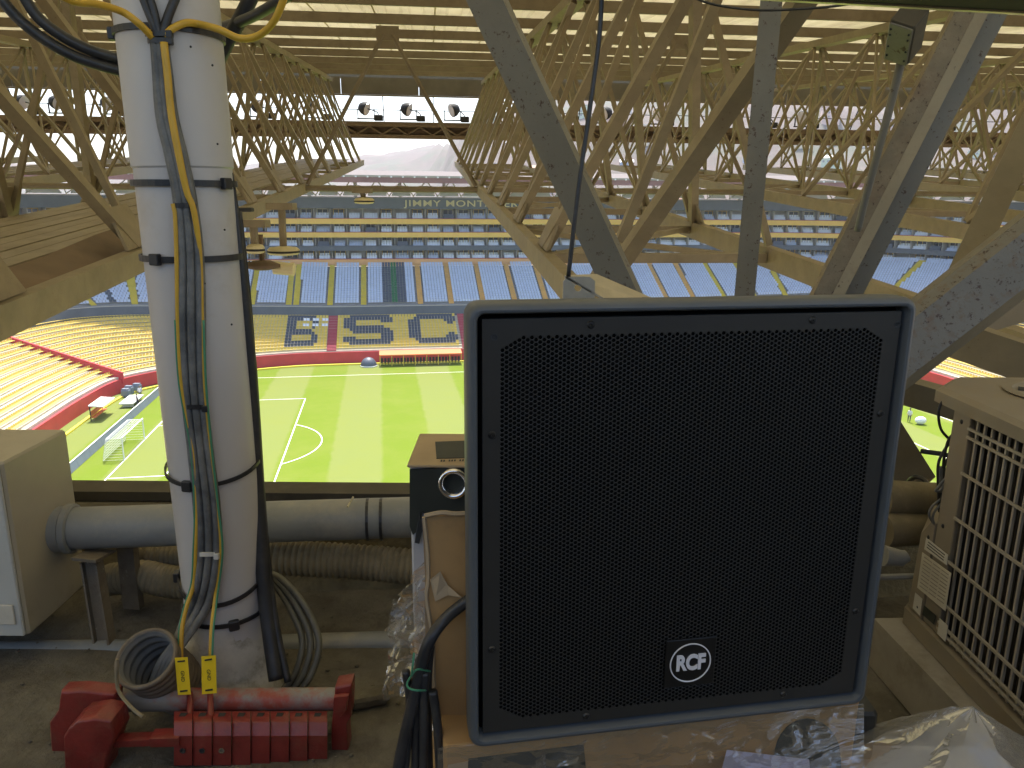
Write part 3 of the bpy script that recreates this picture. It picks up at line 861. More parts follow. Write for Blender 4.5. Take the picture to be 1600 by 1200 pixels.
Mx = Matrix.Translation(base) @ Matrix.Rotation(math.atan2(d.y, d.x), 4, 'Z') @ Matrix.Rotation(rad(90), 4, 'X') @ Matrix.Diagonal((1.42, 1, 1, 1))
text_mesh('JIMMY MONTANERO', 1.7, .05, M_signgold, Mx, 'sign_lettering', suite, offset=.012, align='LEFT', spacing=1.12, kind='stuff')
# far roof over the suites
froof = thing('far_roof', 'far stand roof with dull red edge and row of small lamps', 'roof', FW(60, 50, 30))
D5 = D2 + N2 * 4.0; N5 = N2
rsl = slice(int(3.8 * K), int(17.2 * K))
wall_strip('roof_edge', D5[rsl], .4, 30.05, 31.0, M_farroof, froof, N5[rsl])
wall_strip('roof_gutter', D5[rsl] - N5[rsl] * .1, .6, 31.003, 31.35, M_galv, froof, N5[rsl])
o_ = D5 + N5 * 26
Vv, Ff = strips([FWn(D5[rsl, 0], D5[rsl, 1], 31.36), FWn(o_[rsl, 0], o_[rsl, 1], 33.0), FWn(o_[rsl, 0], o_[rsl, 1], 32.7), FWn(D5[rsl, 0], D5[rsl, 1], 31.1)])
np_mesh('roof_deck', Vv, Ff, mat('far_roof_sheeting', (.1, .078, .07), .8, var=.1, scale=.3), parent=froof)
# pale sloping panels and zigzag struts seen under the far roof
SG5 = np.r_[0, np.cumsum(np.linalg.norm(np.diff(D5, axis=0), axis=1))]
def at5(s, off, h):
    k = np.interp(s, SG5, np.arange(len(SG5))); j = int(k); f = k - j; j2 = min(j + 1, len(D5) - 1)
    p = D5[j] * (1 - f) + D5[j2] * f; n_ = N5[j]
    return FW(p[0] + n_[0] * off, p[1] + n_[1] * off, h)
a0, a1 = SG5[rsl][0], SG5[rsl][-1]
nz_ = MB(); k = 0
for s in np.arange(a0 + 1, a1 - 4, 4.6):
    b = MB(); b.rings([[at5(s, 8.0, 27.75), at5(s + 3.7, 8.0, 27.75), at5(s + 3.3, 9.5, 29.7), at5(s + .7, 9.5, 29.7)], [at5(s, 8.3, 27.75), at5(s + 3.7, 8.3, 27.75), at5(s + 3.3, 9.8, 29.7), at5(s + .7, 9.8, 29.7)]])
    b.build('ceiling_panel', M_farpale, froof)
    nz_.bar(at5(s - .5, 7.6, 27.7), at5(s + 1.8, 3, 30.6), .14, .14); nz_.bar(at5(s + 4.2, 7.6, 27.7), at5(s + 1.8, 3, 30.6), .14, .14)
nz_.build('brace', M_fartruss, froof, kind='stuff')
lm = MB()
for s in np.arange(a0 + 1, a1 - 1, 2.1):
    p = at5(s, -.25, 30.95); lm.box((p.x - .14, p.y - .14, p.z), (p.x + .14, p.y + .14, p.z + .26))
lm.build('edge_lamp', M_white, froof, kind='stuff')
cb = MB()
for s in np.arange(a0 + 3, a1 - 2, 9.2):
    cb.bar(at5(s, 22, 14.5), at5(s, 22, 32.6), .6, .6)
cb.build('rear_column', M_fartruss, froof, kind='stuff')

# dugout, dome tent, benches, slab
t = thing('team_dugout', 'long dugout with red canopy in front of the far red wall', 'dugout', FW(40.8, 33, 0))
b = MB(); b.rings([[FW(39.8, 26.8, 1.75), FW(39.8, 40.6, 1.75), FW(39.75, 40.6, 1.95), FW(39.75, 26.8, 1.95)], [FW(42.2, 26.8, 2.1), FW(42.2, 40.6, 2.1), FW(42.2, 40.6, 2.28), FW(42.2, 26.8, 2.28)]]); b.build('canopy', M_orange, t)
for k in range(8):
    v = 26.9 + k * 1.94
    b = MB(); b.bar(FW(39.9, v, 0), FW(39.9, v, 1.75), .08, .08); b.build('post', M_yline, t)
for k in range(25):
    v = 27.2 + k * .54
    b = MB()
    p = FW(41.2, v, 0); b.box((p.x - .2, p.y - .22, p.z + .35), (p.x + .2, p.y + .2, p.z + .45)); b.box((p.x - .2, p.y + .16, p.z + .45), (p.x + .2, p.y + .24, p.z + 1.1)); b.box((p.x - .05, p.y - .05, p.z), (p.x + .05, p.y + .05, p.z + .35))
    b.build('seat', M_darkmetal, t)
t = thing('dome_shelter', 'small dark domed shelter standing left of the dugout', 'shelter', FW(40.5, 25.0, 0))
b = MB(); c_ = FW(40.5, 25.0, 0)
prof = [(1.35 * math.cos(a), 1.5 * math.sin(a)) for a in np.linspace(0, math.pi / 2, 8)]
b.lathe([(r_, z_) for r_, z_ in prof], c_, (0, 0, 1), 20); b.build('shell', M_navy, t, smooth=True)
b = MB(); b.lathe([(1.37, 0), (1.42, .12), (1.37, .2)], c_, (0, 0, 1), 20); b.build('rim', M_white, t)
def bench(u, v, label):
    t = thing('pitchside_bench', label, 'bench', FW(u, v, 0))
    b = MB(); b.rings([[FW(u - 2.2, v - .2, 1.9), FW(u + 2.2, v - .2, 1.9), FW(u + 2.2, v - .2, 2.05), FW(u - 2.2, v - .2, 2.05)], [FW(u - 2.2, v + 1.5, 1.75), FW(u + 2.2, v + 1.5, 1.75), FW(u + 2.2, v + 1.5, 1.9), FW(u - 2.2, v + 1.5, 1.9)]]); b.build('canopy', M_white, t)
    b = MB(); b.bar(FW(u - 2.1, v + .2, .45), FW(u + 2.1, v + .2, .45), .5, .12); b.build('seat', M_orange, t)
    b = MB(); b.bar(FW(u - 2.1, v - .1, .9), FW(u + 2.1, v - .1, .9), .1, .6); b.build('backrest', M_orange, t)
    for q in (-2.1, 2.1):
        b = MB(); b.bar(FW(u + q, v - .1, 0), FW(u + q, v - .1, 1.9), .1, .1); b.build('post', M_darkmetal, t)
bench(14.5, -8.6, 'orange pitchside bench under a white canopy by the left red wall')
b = MB()
for s_ in (-1.0, 1.0):
    b.bar(FW(20.5 + s_ * 1.6, -7.0, .25), FW(20.5 + s_ * 1.6, -5.6, .25), .12, .5)
b.rings([[FW(18.2, -7.2, .5), FW(22.8, -7.2, .5), FW(22.8, -5.4, .5), FW(18.2, -5.4, .5)], [FW(18.2, -7.2, .66), FW(22.8, -7.2, .66), FW(22.8, -5.4, .66), FW(18.2, -5.4, .66)]])
b.build('white_table', M_white, cat='table', label='long white table on the grass near the left corner of the pitch')
for k, (u, v) in enumerate([(24.5, -8.2), (26.2, -8.3), (27.5, -7.6)]):
    b = MB(); p = FW(u, v, 0); b.box((p.x - .55, p.y - .4, p.z), (p.x + .55, p.y + .4, p.z + 1.0), 0, .08); b.box((p.x - .45, p.y - .3, p.z + 1.003), (p.x + .45, p.y + .3, p.z + 1.2), 0)
    b.build('equipment_case', M_board, cat='case', group='cases beside the red corner wall', label=['first grey equipment case from the white table by the red corner wall', 'middle grey equipment case by the red corner wall', 'grey equipment case farthest from the white table by the red wall'][k])

def person(loc, label, shirt, face=0.0):
    L = [((0, 0, .98), .15), ((0, 0, 1.2), .15), ((0, 0, 1.42), .17), ((0, 0, 1.55), .06), ((0, 0.01, 1.68), .1), ((0, 0.01, 1.78), .085),
         ((.1, 0, .9), .1), ((.12, .03, .5), .075), ((.12, 0, .08), .05), ((.12, -.14, .04), .045), ((-.1, 0, .9), .1), ((-.12, -.04, .5), .075), ((-.12, .05, .08), .05), ((-.12, -.1, .04), .045),
         ((.2, 0, 1.42), .07), ((.27, .02, 1.15), .05), ((.27, -.12, .92), .04), ((.27, -.2, .84), .035), ((-.2, 0, 1.42), .07), ((-.27, .02, 1.15), .05), ((-.25, -.14, .94), .04), ((-.25, -.22, .87), .035)]
    E = [(0, 1), (1, 2), (2, 3), (3, 4), (4, 5), (0, 6), (6, 7), (7, 8), (8, 9), (0, 10), (10, 11), (11, 12), (12, 13), (2, 14), (14, 15), (15, 16), (16, 17), (2, 18), (18, 19), (19, 20), (20, 21)]
    me = bpy.data.meshes.new('person_rig'); me.from_pydata([p for p, _ in L], E, [])
    o = bpy.data.objects.new('person_rig', me); COL.objects.link(o)
    md = o.modifiers.new('skin', 'SKIN'); sb = o.modifiers.new('sub', 'SUBSURF'); sb.levels = 1; sb.render_levels = 1
    for sv, (_, r_) in zip(me.skin_vertices[0].data, L): sv.radius = (r_, r_)
    me.skin_vertices[0].data[0].use_root = True
    bpy.context.view_layer.update()
    ev = o.evaluated_get(bpy.context.evaluated_depsgraph_get())
    m2 = bpy.data.meshes.new_from_object(ev); bpy.data.objects.remove(o)
    m2.materials.clear()
    for m in (shirt, M_skin, M_shirt): m2.materials.append(m)
    for p in m2.polygons:
        z = p.center.z; p.material_index = 1 if (z > 1.52 or (abs(p.center.x) > .2 and z < 1.1)) else (2 if z < .95 else 0); p.use_smooth = True
    r = bpy.data.objects.new('person', m2); COL.objects.link(r); r.location = loc; r.rotation_euler = (0, 0, face)
    b = MB(); b.sphere((0, .02, 1.8), .105, 10, 6, sc=(1, 1, .75))
    b.M = None
    h = b.build('hair', M_shirt, None); h.parent = r; 
    return props(r, label, 'person')
person(FW(23.3, -6.0, 0), 'person in pale shirt standing beside the left corner of the pitch', M_shirtw, .6)
person(FW(18.6, -5.0, 0), 'person in dark top standing near the white pitchside table', M_shirt, 2.2)
person(FW(-2.5, 93.6, 0), 'person in pale shirt out on the grass right of the loudspeaker', M_shirtw, -.8)
b = MB(); p = FW(-3.6, 94.4, 0); b.sphere(p + Vector((0, 0, .5)), .6, 12, 8, sc=(1.2, .8, .85)); b.build('white_sack', M_white, smooth=True, cat='sack', label='white sack lying on the grass beside the person at right')

# ------------------------------------------------------------------ our own roof: girders, purlins, sheets
TD = Vector((-0.10569854, 0.9913498, 0.07780354)).normalized()
TA = TD.cross(Vector((0, 0, 1))).normalized()
TB = TA.cross(TD)
def T(s, a, b): return C0 + TD * s + TA * a + TB * b
PS = 2.1
NODES = [2.3 + PS * k for k in range(13)]           # 2.3 ... 27.5
BT, BBOT = 1.72, -1.0
HALF = 1.03
CENT = [1.98 + 5.35 * k for k in range(-4, 6)]
def girder(c, label):
    t = thing('roof_girder', label, 'roof truss', T(2.3, c, BBOT), 0, 'lattice girders under the stadium roof')
    near = abs(c) < 4
    mt = M_steel2 if abs(c) < 8 else M_steel
    member(t, 'top_chord', T(.2, c, BT), T(28.6, c, BT), .24, .12, mt, TB)
    for sg in (-1, 1):
        member(t, 'bottom_chord', T(2.35, c + sg * HALF, BBOT), T(28.4, c + sg * HALF, BBOT), .1, .18, mt, TB)
    for sg in (-1, 1):
        for i, s in enumerate(NODES):
            sgw = sg * HALF
            wv = .055 if near else .05
            skip = abs(c - 1.98) < .1 and s < (5.5 if sg > 0 else 2.5) or abs(c + 3.37) < .1 and s < 2.5
            if not skip:
                member(t, 'upright', T(s, c + sgw * .96, BBOT + .11), T(s + .1, c + sg * .07, BT - .07), wv, wv, mt, TD)
            if i + 1 < len(NODES) and not (skip and sg > 0):
                wd = .1 if near else .075
                member(t, 'diagonal', T(s, c + sg * .09, BT - .07), T(NODES[i + 1] - .04, c + sgw * .97, BBOT + .11), wd * .8, wd, mt, TD)
                if i % 2 == 0 and not (abs(c - 1.98) < .1 and s < 4):
                    member(t, 'bottom_lacing', T(s, c - sgw * .93, BBOT + .015 * sg), T(NODES[i + 1], c + sgw * .93, BBOT + .015 * sg), .06, .05, mt, TB)
    for sg in (-1, 1):
        for i, s in enumerate(NODES[:-1]):
            if s > 9 or abs(c) > 8:
                member(t, 'counter_diagonal', T(s, c + sg * HALF * .96, BBOT + .11), T(NODES[i + 1], c + sg * .08, BT - .07), .035, .035, mt, TD)
    for i, s in enumerate(NODES):
        if abs(c - 1.98) < .1 and s < 4: continue
        member(t, 'cross_strut', T(s, c - HALF + .06, BBOT), T(s, c + HALF - .06, BBOT), .07, .08, mt, TB)
    if near:
        for sg in (-1, 1):
            for s in NODES[1:9]:
                if sg > 0 and c > 0 and s < 7: continue
                b = MB()
                q = [T(s - .3, c + sg * (HALF - .0), BBOT + .1), T(s + .22, c + sg * (HALF - .0), BBOT + .1), T(s + .14, c + sg * (HALF - .13), BBOT + .42), T(s - .24, c + sg * (HALF - .13), BBOT + .42)]
                off = TA * sg * .012
                b.rings([[p + off for p in q], [p - off for p in q]]); b.build('gusset_plate', mt, t)
    return t
glabels = ['leftmost beige lattice girder far off under the roof', 'beige lattice girder third to the left of the open bay', 'beige lattice girder left of the one behind the white pipe', 'big beige lattice girder crossing behind the white pipe', 'big beige lattice girder rising behind the loudspeaker', 'beige lattice girder next right of the one behind the loudspeaker', 'second beige lattice girder right of the one behind the loudspeaker', 'third beige lattice girder right of the one behind the loudspeaker', 'fourth beige lattice girder right of the one behind the loudspeaker', 'rightmost beige lattice girder far off under the roof']
for c, lb in zip(CENT, glabels):
    girder(c, lb)

A0, A1 = CENT[0] - 2.5, CENT[-1] + 2.5
roof = thing('stadium_roof', 'roof of translucent sheets on brown cross beams above the girders', 'roof', T(0, 0, BT + .3))
PB = BT + .06
for k in range(15):
    s = 2.3 + PS * (k - 1)
    if s < .1: continue
    member(roof, 'purlin', T(s, A0, PB + .13), T(s, A1, PB + .13), .08, .165, M_purlin, TB)
SHW = 1.05
nsh = int((A1 - A0) / SHW)
_shm = None
for k in range(nsh):
    a = A0 + k * SHW
    if _shm is None:
        b = MB(); prof = [(0, 0), (.1, .035), (.2, .035), (.25, 0), (.45, 0), (.5, .035), (.6, .035), (.65, 0), (.85, 0), (.9, .035), (1.0, .035), (1.075, 0.006)]
        org = T(-2.5, 0, PB + .22)
        r0 = [b.pt(TA * x + TB * z) for x, z in prof]; r1 = [b.pt(TD * 30.1 + TA * x + TB * z) for x, z in prof]
        for i in range(len(prof) - 1): b.face((r0[i], r0[i + 1], r1[i + 1], r1[i]))
        _shm = bpy.data.meshes.new('roof_sheet'); _shm.from_pydata([tuple(p) for p in b.v], [], b.f); _shm.materials.append(M_sheet); _shm.update()
    o = bpy.data.objects.new('roof_sheet', _shm); COL.objects.link(o); o.parent = roof
    o.matrix_basis = wmat(roof).inverted() @ Matrix.Translation(T(-1.3, a, PB + .22 + .001 * (k % 2)))
# front fascia
for k in range(int((A1 - A0) / 2.7)):
    a = A0 + k * 2.7
    member(roof, 'fascia_panel', T(28.9, a + .01, 1.56), T(28.9, a + 2.69, 1.56), .06, .56, M_fascia, TB)
member(roof, 'fascia_rail', T(28.9, A0, 1.25), T(28.9, A1, 1.25), .12, .05, M_purlin, TB)

# tie tubes and thin sway rods between the girders (s = 15)
for k, (ca, cb_) in enumerate(zip(CENT[:-1], CENT[1:])):
    t = thing('sway_brace', 'brown tie tube with two thin sway rods %s' % ['at the far left of the roof', 'beyond the left girders', 'left of the white pipe', 'across the open bay in the middle', 'right of the loudspeaker girder', 'in the second bay on the right', 'in the third bay on the right', 'in the fourth bay on the right', 'at the far right of the roof'][k], 'brace', T(14.9, (ca + cb_) / 2, BBOT), 0, 'sway braces between the girders')
    b = MB(); b.tube([T(14.9, ca + HALF + .05, BBOT), T(14.9, cb_ - HALF - .05, BBOT)], .055, 8); b.build('tie_tube', M_purlin, t)
    mid = (ca + cb_) / 2
    for sg, e in ((-1, ca + HALF + .08), (1, cb_ - HALF - .08)):
        b = MB(); b.tube([T(14.9, mid + sg * .08, PB - .12), T(14.9, e, BBOT + .07)], .042, 6); b.build('sway_rod', M_purlin, t)
    b = MB(); b.box((-1, -1, -1), (1, 1, 1)); b.v = [T(14.9, mid + p.x * .2, PB - .1 + p.z * .12) + TD * (p.y * .02) for p in b.v]; b.build('gusset_plate', M_purlin, t)
# extra thin rods in the right bays
# corrugated walkway decks lying on the bottom chords of the left girders
for c, lab in ((CENT[3], 'corrugated brown walkway deck laid inside the girder behind the white pipe'), (CENT[2], 'corrugated brown walkway deck in the next girder to the left')):
    t = thing('walkway_deck', lab, 'walkway', T(3, c, BBOT + .1), 0)
    k = 0
    a = c - HALF + .16
    while a < c + HALF - .5:
        member(t, 'deck_slat', T(3.0, a + .09, BBOT + .12 + .004 * (k % 2)), T(27.5, a + .09, BBOT + .12 + .004 * (k % 2)), .165, .03, M_deck, TB)
        a += .19; k += 1
    # sagging cloth-like dark sheet along the inner side
    b = MB(); n = 14
    up, lo = [], []
    for i in range(n + 1):
        s = 3.2 + 6 * i / n
        up.append(T(s, c + HALF - .40, BBOT + .15 + .025 * math.sin(i * .9))); lo.append(T(s, c + HALF - .09, BBOT - .0 - .03 * math.sin(i * .7 + 1)))
    for i in range(n):
        b.rings([[up[i], lo[i], lo[i] + TA * .01, up[i] + TA * .01], [up[i + 1], lo[i + 1], lo[i + 1] + TA * .01, up[i + 1] + TA * .01]])
    b.build('toe_board', M_catwalk, t)

# front lighting catwalk with floodlights
cw = thing('lighting_catwalk', 'brown lattice catwalk carrying floodlights along the roof edge', 'catwalk', T(29.6, 0, -.1))
member(cw, 'walk_beam', T(29.5, A0, .36), T(29.5, A1, .36), .7, .06, M_catwalk, TB)
member(cw, 'toe_plate', T(29.86, A0, .12), T(29.86, A1, .12), .02, .52, M_catwalk, TB)
for bb in (.29, -.12):
    member(cw, 'rail', T(29.2, A0, bb), T(29.2, A1, bb), .08, .14, M_catwalk, TB); member(cw, 'rail', T(29.8, A0, bb), T(29.8, A1, bb), .08, .14, M_catwalk, TB)
lat = MB()
a = A0; k = 0
while a < A1 - .5:
    for s in (29.2, 29.8):
        lat.bar(T(s, a, -.05 if k % 2 else .22), T(s, a + .45, .22 if k % 2 else -.05), .045, .045)
    a += .45; k += 1
lat.build('lacing', M_catwalk, cw, kind='stuff')
member(cw, 'hand_rail', T(29.85, A0, .80), T(29.85, A1, .80), .025, .025, M_darkmetal, TB)
for a in np.arange(A0 + .5, A1, 1.8):
    member(cw, 'hanger', T(29.85, a, .4), T(29.2, a, 1.55), .03, .03, M_darkmetal, TD)
def floodlight(a, label, flip=False):
    t = thing('floodlight', label, 'floodlight', T(29.45, a, .4), 0, 'round floodlights along the roof edge')
    c = T(29.5, a, .82); fwd = (TD * -.35 - TB * .3 + TA * (-.8 if flip else .85)).normalized()
    b = MB(); b.lathe([(.02, -.26), (.14, -.24), (.22, -.11), (.24, 0), (.24, .04)], c, fwd, 16); b.build('housing', M_darkmetal, t, smooth=True, autos=40)
    b = MB(); b.lathe([(.225, .045), (.225, .06), (.001, .062)], c, fwd, 16); b.build('lens', M_glass, t)
    for sg in (-1, 1):
        b = MB(); b.bar(c + TA * .29 * sg, T(29.5, a + .29 * sg, .5), .03, .06); b.build('bracket', M_darkmetal, t)
    b = MB(); b.bar(T(29.5, a - .32, .48), T(29.5, a + .32, .48), .08, .04); b.build('base', M_darkmetal, t)
    b = MB(); q = T(29.4, a + .45, .42); b.box((q.x - .15, q.y - .13, q.z), (q.x + .15, q.y + .13, q.z + .19), 0, .02); b.build('ballast_box', M_darkmetal, t)
    b = MB(); b.tube([q + Vector((0, 0, .2)), q + Vector((-.1, 0, .32)), c - fwd * .2], .02, 5, smooth=4); b.build('flex', M_blackc, t)
for px_, lab in ((40, 'floodlight at the far left above the girders'), (92, 'floodlight second from the left with a red tag'), (172, 'floodlight just left of the white pipe'), (405, 'floodlight just right of the white pipe behind lattice'), (490, 'floodlight seen through the left lattice'), (572, 'floodlight leftmost of three in the clear bay'), (638, 'floodlight in the middle of the clear bay'), (707, 'floodlight rightmost of three in the clear bay'), (945, 'floodlight behind the hanging cable'), (1028, 'dark floodlight framed by thin lattice over the loudspeaker'), (1190, 'floodlight behind the rusty grey post'), (1255, 'floodlight right of the rusty grey post'), (1470, 'floodlight at the far right before the hillside')):
    q = ray(px_, 180); a = 29.5 * (q @ TA) / (q @ TD)
    floodlight(a, lab, px_ > 650)

# ------------------------------------------------------------------ near steelwork
def lsec(name, p0, p1, w_, fl, thk, m, label, side=None, cat='steel beam', face=None, foot=-.2):
    """rolled channel: wide web facing the camera with flanges behind"""
    p0, p1 = Vector(p0), Vector(p1); d = (p1 - p0).normalized()
    p0 = p0 - d * max(0, (3.08 - p0.z) / -d.z)
    if foot is not None: p1 = p1 + d * max(0, (p1.z - foot) / -d.z)
    mid = (p0 + p1) / 2; view = (mid - C0).normalized() if face is None else Vector(face)
    up = (view - d * view.dot(d)).normalized(); sd_ = d.cross(up)
    h = w_ / 2
    prof = [(-h, 0), (h, 0), (h, fl), (h - thk, fl), (h - thk, thk), (-h + thk, thk), (-h + thk, fl), (-h, fl)]
    b = MB(); b.prism(prof[::-1], p0, p1, sd_, up)
    return b.build(name, m, cat=cat, label=label)
lsec('channel_brace', P(738, -40, 2.75), P(1010, 545, 2.75), .115, .06, .012, M_grey_rust, 'grey rust-flecked channel slanting down in front of the open bay', face=(.35, .93, .1))
lsec('steel_post', P(1209, -40, 3.2), P(1158, 520, 3.2), .082, .07, .012, M_grey_rust, 'upright grey post with rust flecks above the loudspeaker')
t = thing('double_angle_brace', 'pair of rusty angle irons slanting down to the right half of the loudspeaker', 'steel beam', P(1400, 300, 2.6))
for (xa, xb, wd, mm, dF) in ((1503, 1288, .058, M_rusty, 0), (1530, 1312, .036, M_pale, -.01), (1556, 1336, .055, M_grey_rust, .05)):
    p0, p1 = P(xa + 22, -15, 2.6 + dF), P(xb - 22, 500, 2.6 + dF)
    d = (p1 - p0).normalized(); p0 = p0 - d * ((3.08 - p0.z) / -d.z); p1 = p1 + d * ((p1.z + .2) / -d.z); up = Vector((0.2, 1, 0)); up = (up - d * up.dot(d)).normalized(); sd_ = d.cross(up)
    b = MB(); h = wd / 2; b.prism([(-h, 0), (-h, .06), (-h + .008, .06), (-h + .008, .008), (h, .008), (h, 0)], p0, p1, sd_, up); b.build('angle', mm, t)
# thick rusty box strut at right
p0, p1 = P(1660, 350, 2.25), P(1390, 560, 2.25)
d = (p1 - p0).normalized(); p0 = p0 - d * ((3.0 - p0.z) / -d.z); p1 = p1 + d * ((p1.z - .2) / -d.z); up = (Vector((0, .8, .6)) - d * Vector((0, .8, .6)).dot(d)).normalized(); sd_ = d.cross(up)
b = MB(); R_ = .108
pf = [(R_ * math.cos(a), R_ * math.sin(a)) for a in (0, .25, 1.45, 1.8, 2.9, 3.3, 4.5, 4.9, 6.0)]
b.prism(pf, p0, p1, sd_, up)
for i_, f_ in enumerate(b.f[:-2]):
    if (b.v[f_[0]] + b.v[f_[2]]).z / 2 < ((p0 + p1) / 2).z - .015: b.m[i_] = 1
b.build('box_strut', [M_grey_rust2, M_steel2], cat='steel strut', label='thick grey box strut with rusty edge at the right of the loudspeaker')
lsec('steel_strut', P(1648, 120, 3.0), P(1484, 470, 2.42), .085, .09, .012, M_steel2, 'brown strut descending to the thick rusty strut at right', face=(.5, .85, 0), foot=None)
member(None, 'steel_beam', P(1476, 522, 3.2), P(1476, 522, 3.2) + (P(1680, 592, 2.9) - P(1476, 522, 3.2)) * 4, .1, .15, M_steel2, cat='steel beam', label='beige beam sloping down below the thick rusty strut')
member(None, 'steel_beam', P(1340, 588, 2.54), P(1380, 600, 2.5) + (P(1560, 652, 2.3) - P(1380, 600, 2.5)) * 4, .09, .08, M_steel2, cat='steel beam', label='dull beige beam passing behind the condenser unit')
member(None, 'steel_beam', P(1640, 470, 3.6), P(1380, 545, 3.6), .1, .1, M_steel, cat='steel beam', label='beige beam behind the thick rusty strut')
b = MB(); q = [P(1405, 655, 2.35), P(1462, 745, 2.3), P(1440, 765, 2.3), P(1395, 765, 2.35)]
b.rings([q, [p + Vector((.01, .03, 0)) for p in q]]); b.build('gusset_plate', M_steel2, cat='steel plate', label='brown gusset plate seen in the gap right of the loudspeaker')
# steel wire and its bracket
b = MB(); b.tube([P(941, -30, 1.72), P(936, 60, 1.72), P(920, 180, 1.71), P(903, 300, 1.70), P(888, 432, 1.70)], .0052, 6, smooth=8); b.build('hanging_cable', M_blackc, cat='cable', label='thin black cable hanging down to the bracket behind the loudspeaker', smooth=True)
t = thing('aluminium_bracket', 'bare aluminium bracket with a round hole behind the loudspeaker top', 'bracket', P(950, 480, 1.7))
b = MB(); Fq = 1.7
def plate_hole(b, px0, py0, px1, py1, hx_, hy_, hr, F):
    c = P(hx_, hy_, F); n = 16
    dx = (P(hx_ + 10, hy_, F) - c).normalized(); dz = Vector((0, 0, 1)); thk = Vector((0, .006, 0))
    corners = [P(px0, py0, F), P(px1, py0, F), P(px1, py1, F), P(px0, py1, F)]
    R_ = [c + (dx * math.cos(2 * math.pi * k / n) + dz * math.sin(2 * math.pi * k / n)) * hr for k in range(n)]
    def outer(k):
        v_ = (dx * math.cos(2 * math.pi * k / n) + dz * math.sin(2 * math.pi * k / n)); best = 9
        x0, x1 = (corners[0] - c).dot(dx), (corners[1] - c).dot(dx); z1, z0 = (corners[0] - c).z, (corners[2] - c).z
        vx, vz = v_.dot(dx), v_.z
        for lim, q in ((x1, vx), (x0, vx), (z1, vz), (z0, vz)):
            if abs(q) > 1e-6 and lim / q > 0: best = min(best, lim / q)
        return c + v_ * best
    O_ = [outer(k) for k in range(n)]
    b.rings([O_, R_, [p + thk for p in R_], [p + thk for p in O_], O_], 0, False, False)
plate_hole(b, 880, 432, 930, 520, 903, 450, .008, Fq); b.build('web', M_alu, t)
b = MB(); q = [P(882, 430, Fq), P(932, 428, Fq + .12), P(1030, 470, Fq + .12), P(965, 478, Fq)]
b.rings([q, [p + Vector((0, 0, -.005)) for p in q]]); b.build('flange', M_alu, t)
b = MB(); b.box(tuple(P(1006, 478, 1.72)), tuple(P(1006, 478, 1.72) + Vector((.022, .03, .016)))); b.build('clip', M_darkmetal, t)
# junction box and conduit
t = thing('junction_box', 'grey junction box on a conduit hanging below the cable tray', 'junction box', P(1416, 80, 2.1))
cb0 = P(1411, 82, 2.1); cb1 = P(1422, 22, 2.0)
zx = (cb1 - cb0).normalized(); HB_ = (cb1 - cb0).length
yv = Vector((.62, .78, 0)); yv = (yv - zx * yv.dot(zx)).normalized(); xv = yv.cross(zx)
JM = Matrix(((xv.x, yv.x, zx.x, cb0.x), (xv.y, yv.y, zx.y, cb0.y), (xv.z, yv.z, zx.z, cb0.z), (0, 0, 0, 1)))
b = MB(); b.M = JM; b.box((-.032, -.032, 0), (.032, .032, HB_), 0, .004); b.build('box', M_ledge, t)
b = MB(); b.M = JM; b.box((-.030, -.038, .003), (.030, -.0325, HB_ - .003), 0, .002); b.build('lid', M_grey_rust, t)
for zz in (.02, HB_ * .4, HB_ * .7, HB_ - .02):
    for xx in (-.023, .023):
        b = MB(); b.M = JM; b.sphere((xx, -.0385, zz), .003, 6, 4); b.build('screw', M_darkmetal, t)
b = MB(); b.tube([P(1416, 22, 2.12), P(1416, 12, 2.12)], .006, 8); b.build('hanger_rod', M_darkmetal, t)
b = MB(); b.tube([cb0 + zx * .004, P(1400, 130, 2.12), P(1378, 215, 2.15), P(1355, 300, 2.2), P(1340, 360, 2.25)], lambda u: .011 - .001 * u, 10, smooth=5); b.build('conduit', M_grey_rust, t, smooth=True)
# cable tray overhead
t = thing('cable_tray', 'steel cable tray with pale cable ties across the top right corner', 'cable tray', P(1350, 5, 1.75))
p0, p1 = P(850, -25, 1.84), P(2100, 44, 1.56)
member(t, 'front_lip', p0 + Vector((0, 0, 0)), p1, .014, .014, M_alu)  # brighter metal colour stands in for light falling on the lip
member(t, 'front_lip', p0 + Vector((0, 0.01, .016)), p1 + Vector((0, .01, .016)), .012, .008, M_alu)
member(t, 'tray_bed', p0 + Vector((0, -.11, -.002)), p1 + Vector((0, -.11, -.002)), .2, .006, M_darkmetal)
for k, off in enumerate((-.03, -.055, -.085, -.12)):
    b = MB(); b.tube([p0.lerp(p1, q / 8) + Vector((0, off, .012 + .003 * math.sin(q * 2 + k))) for q in range(9)], .012, 7, smooth=3); b.build('tray_cable', M_blackc, t, smooth=True)
for px_ in (1360, 1440, 1505, 1575):
    q = (px_ - 850) / 1250 * 1.06; c = p0.lerp(p1, q)
    b = MB(); b.tube([c + Vector((-.02, -.008, .008)), c + Vector((-.005, -.009, .011)), c + Vector((.008, -.006, .02)), c + Vector((.014, .01, .04)), c + Vector((.014, .04, .045))], .0034, 6, smooth=4); b.build('cable_tie', M_lampy, t, smooth=True)
b = MB(); b.tube([P(1080, -5, 1.95), P(1120, 8, 1.95), P(1190, 16, 1.95), P(1280, 12, 1.95), P(1330, 6, 1.95)], .003, 5, smooth=5); b.build('loose_wire', M_blackc, cat='wire', label='thin loose wire sagging below the cable tray')
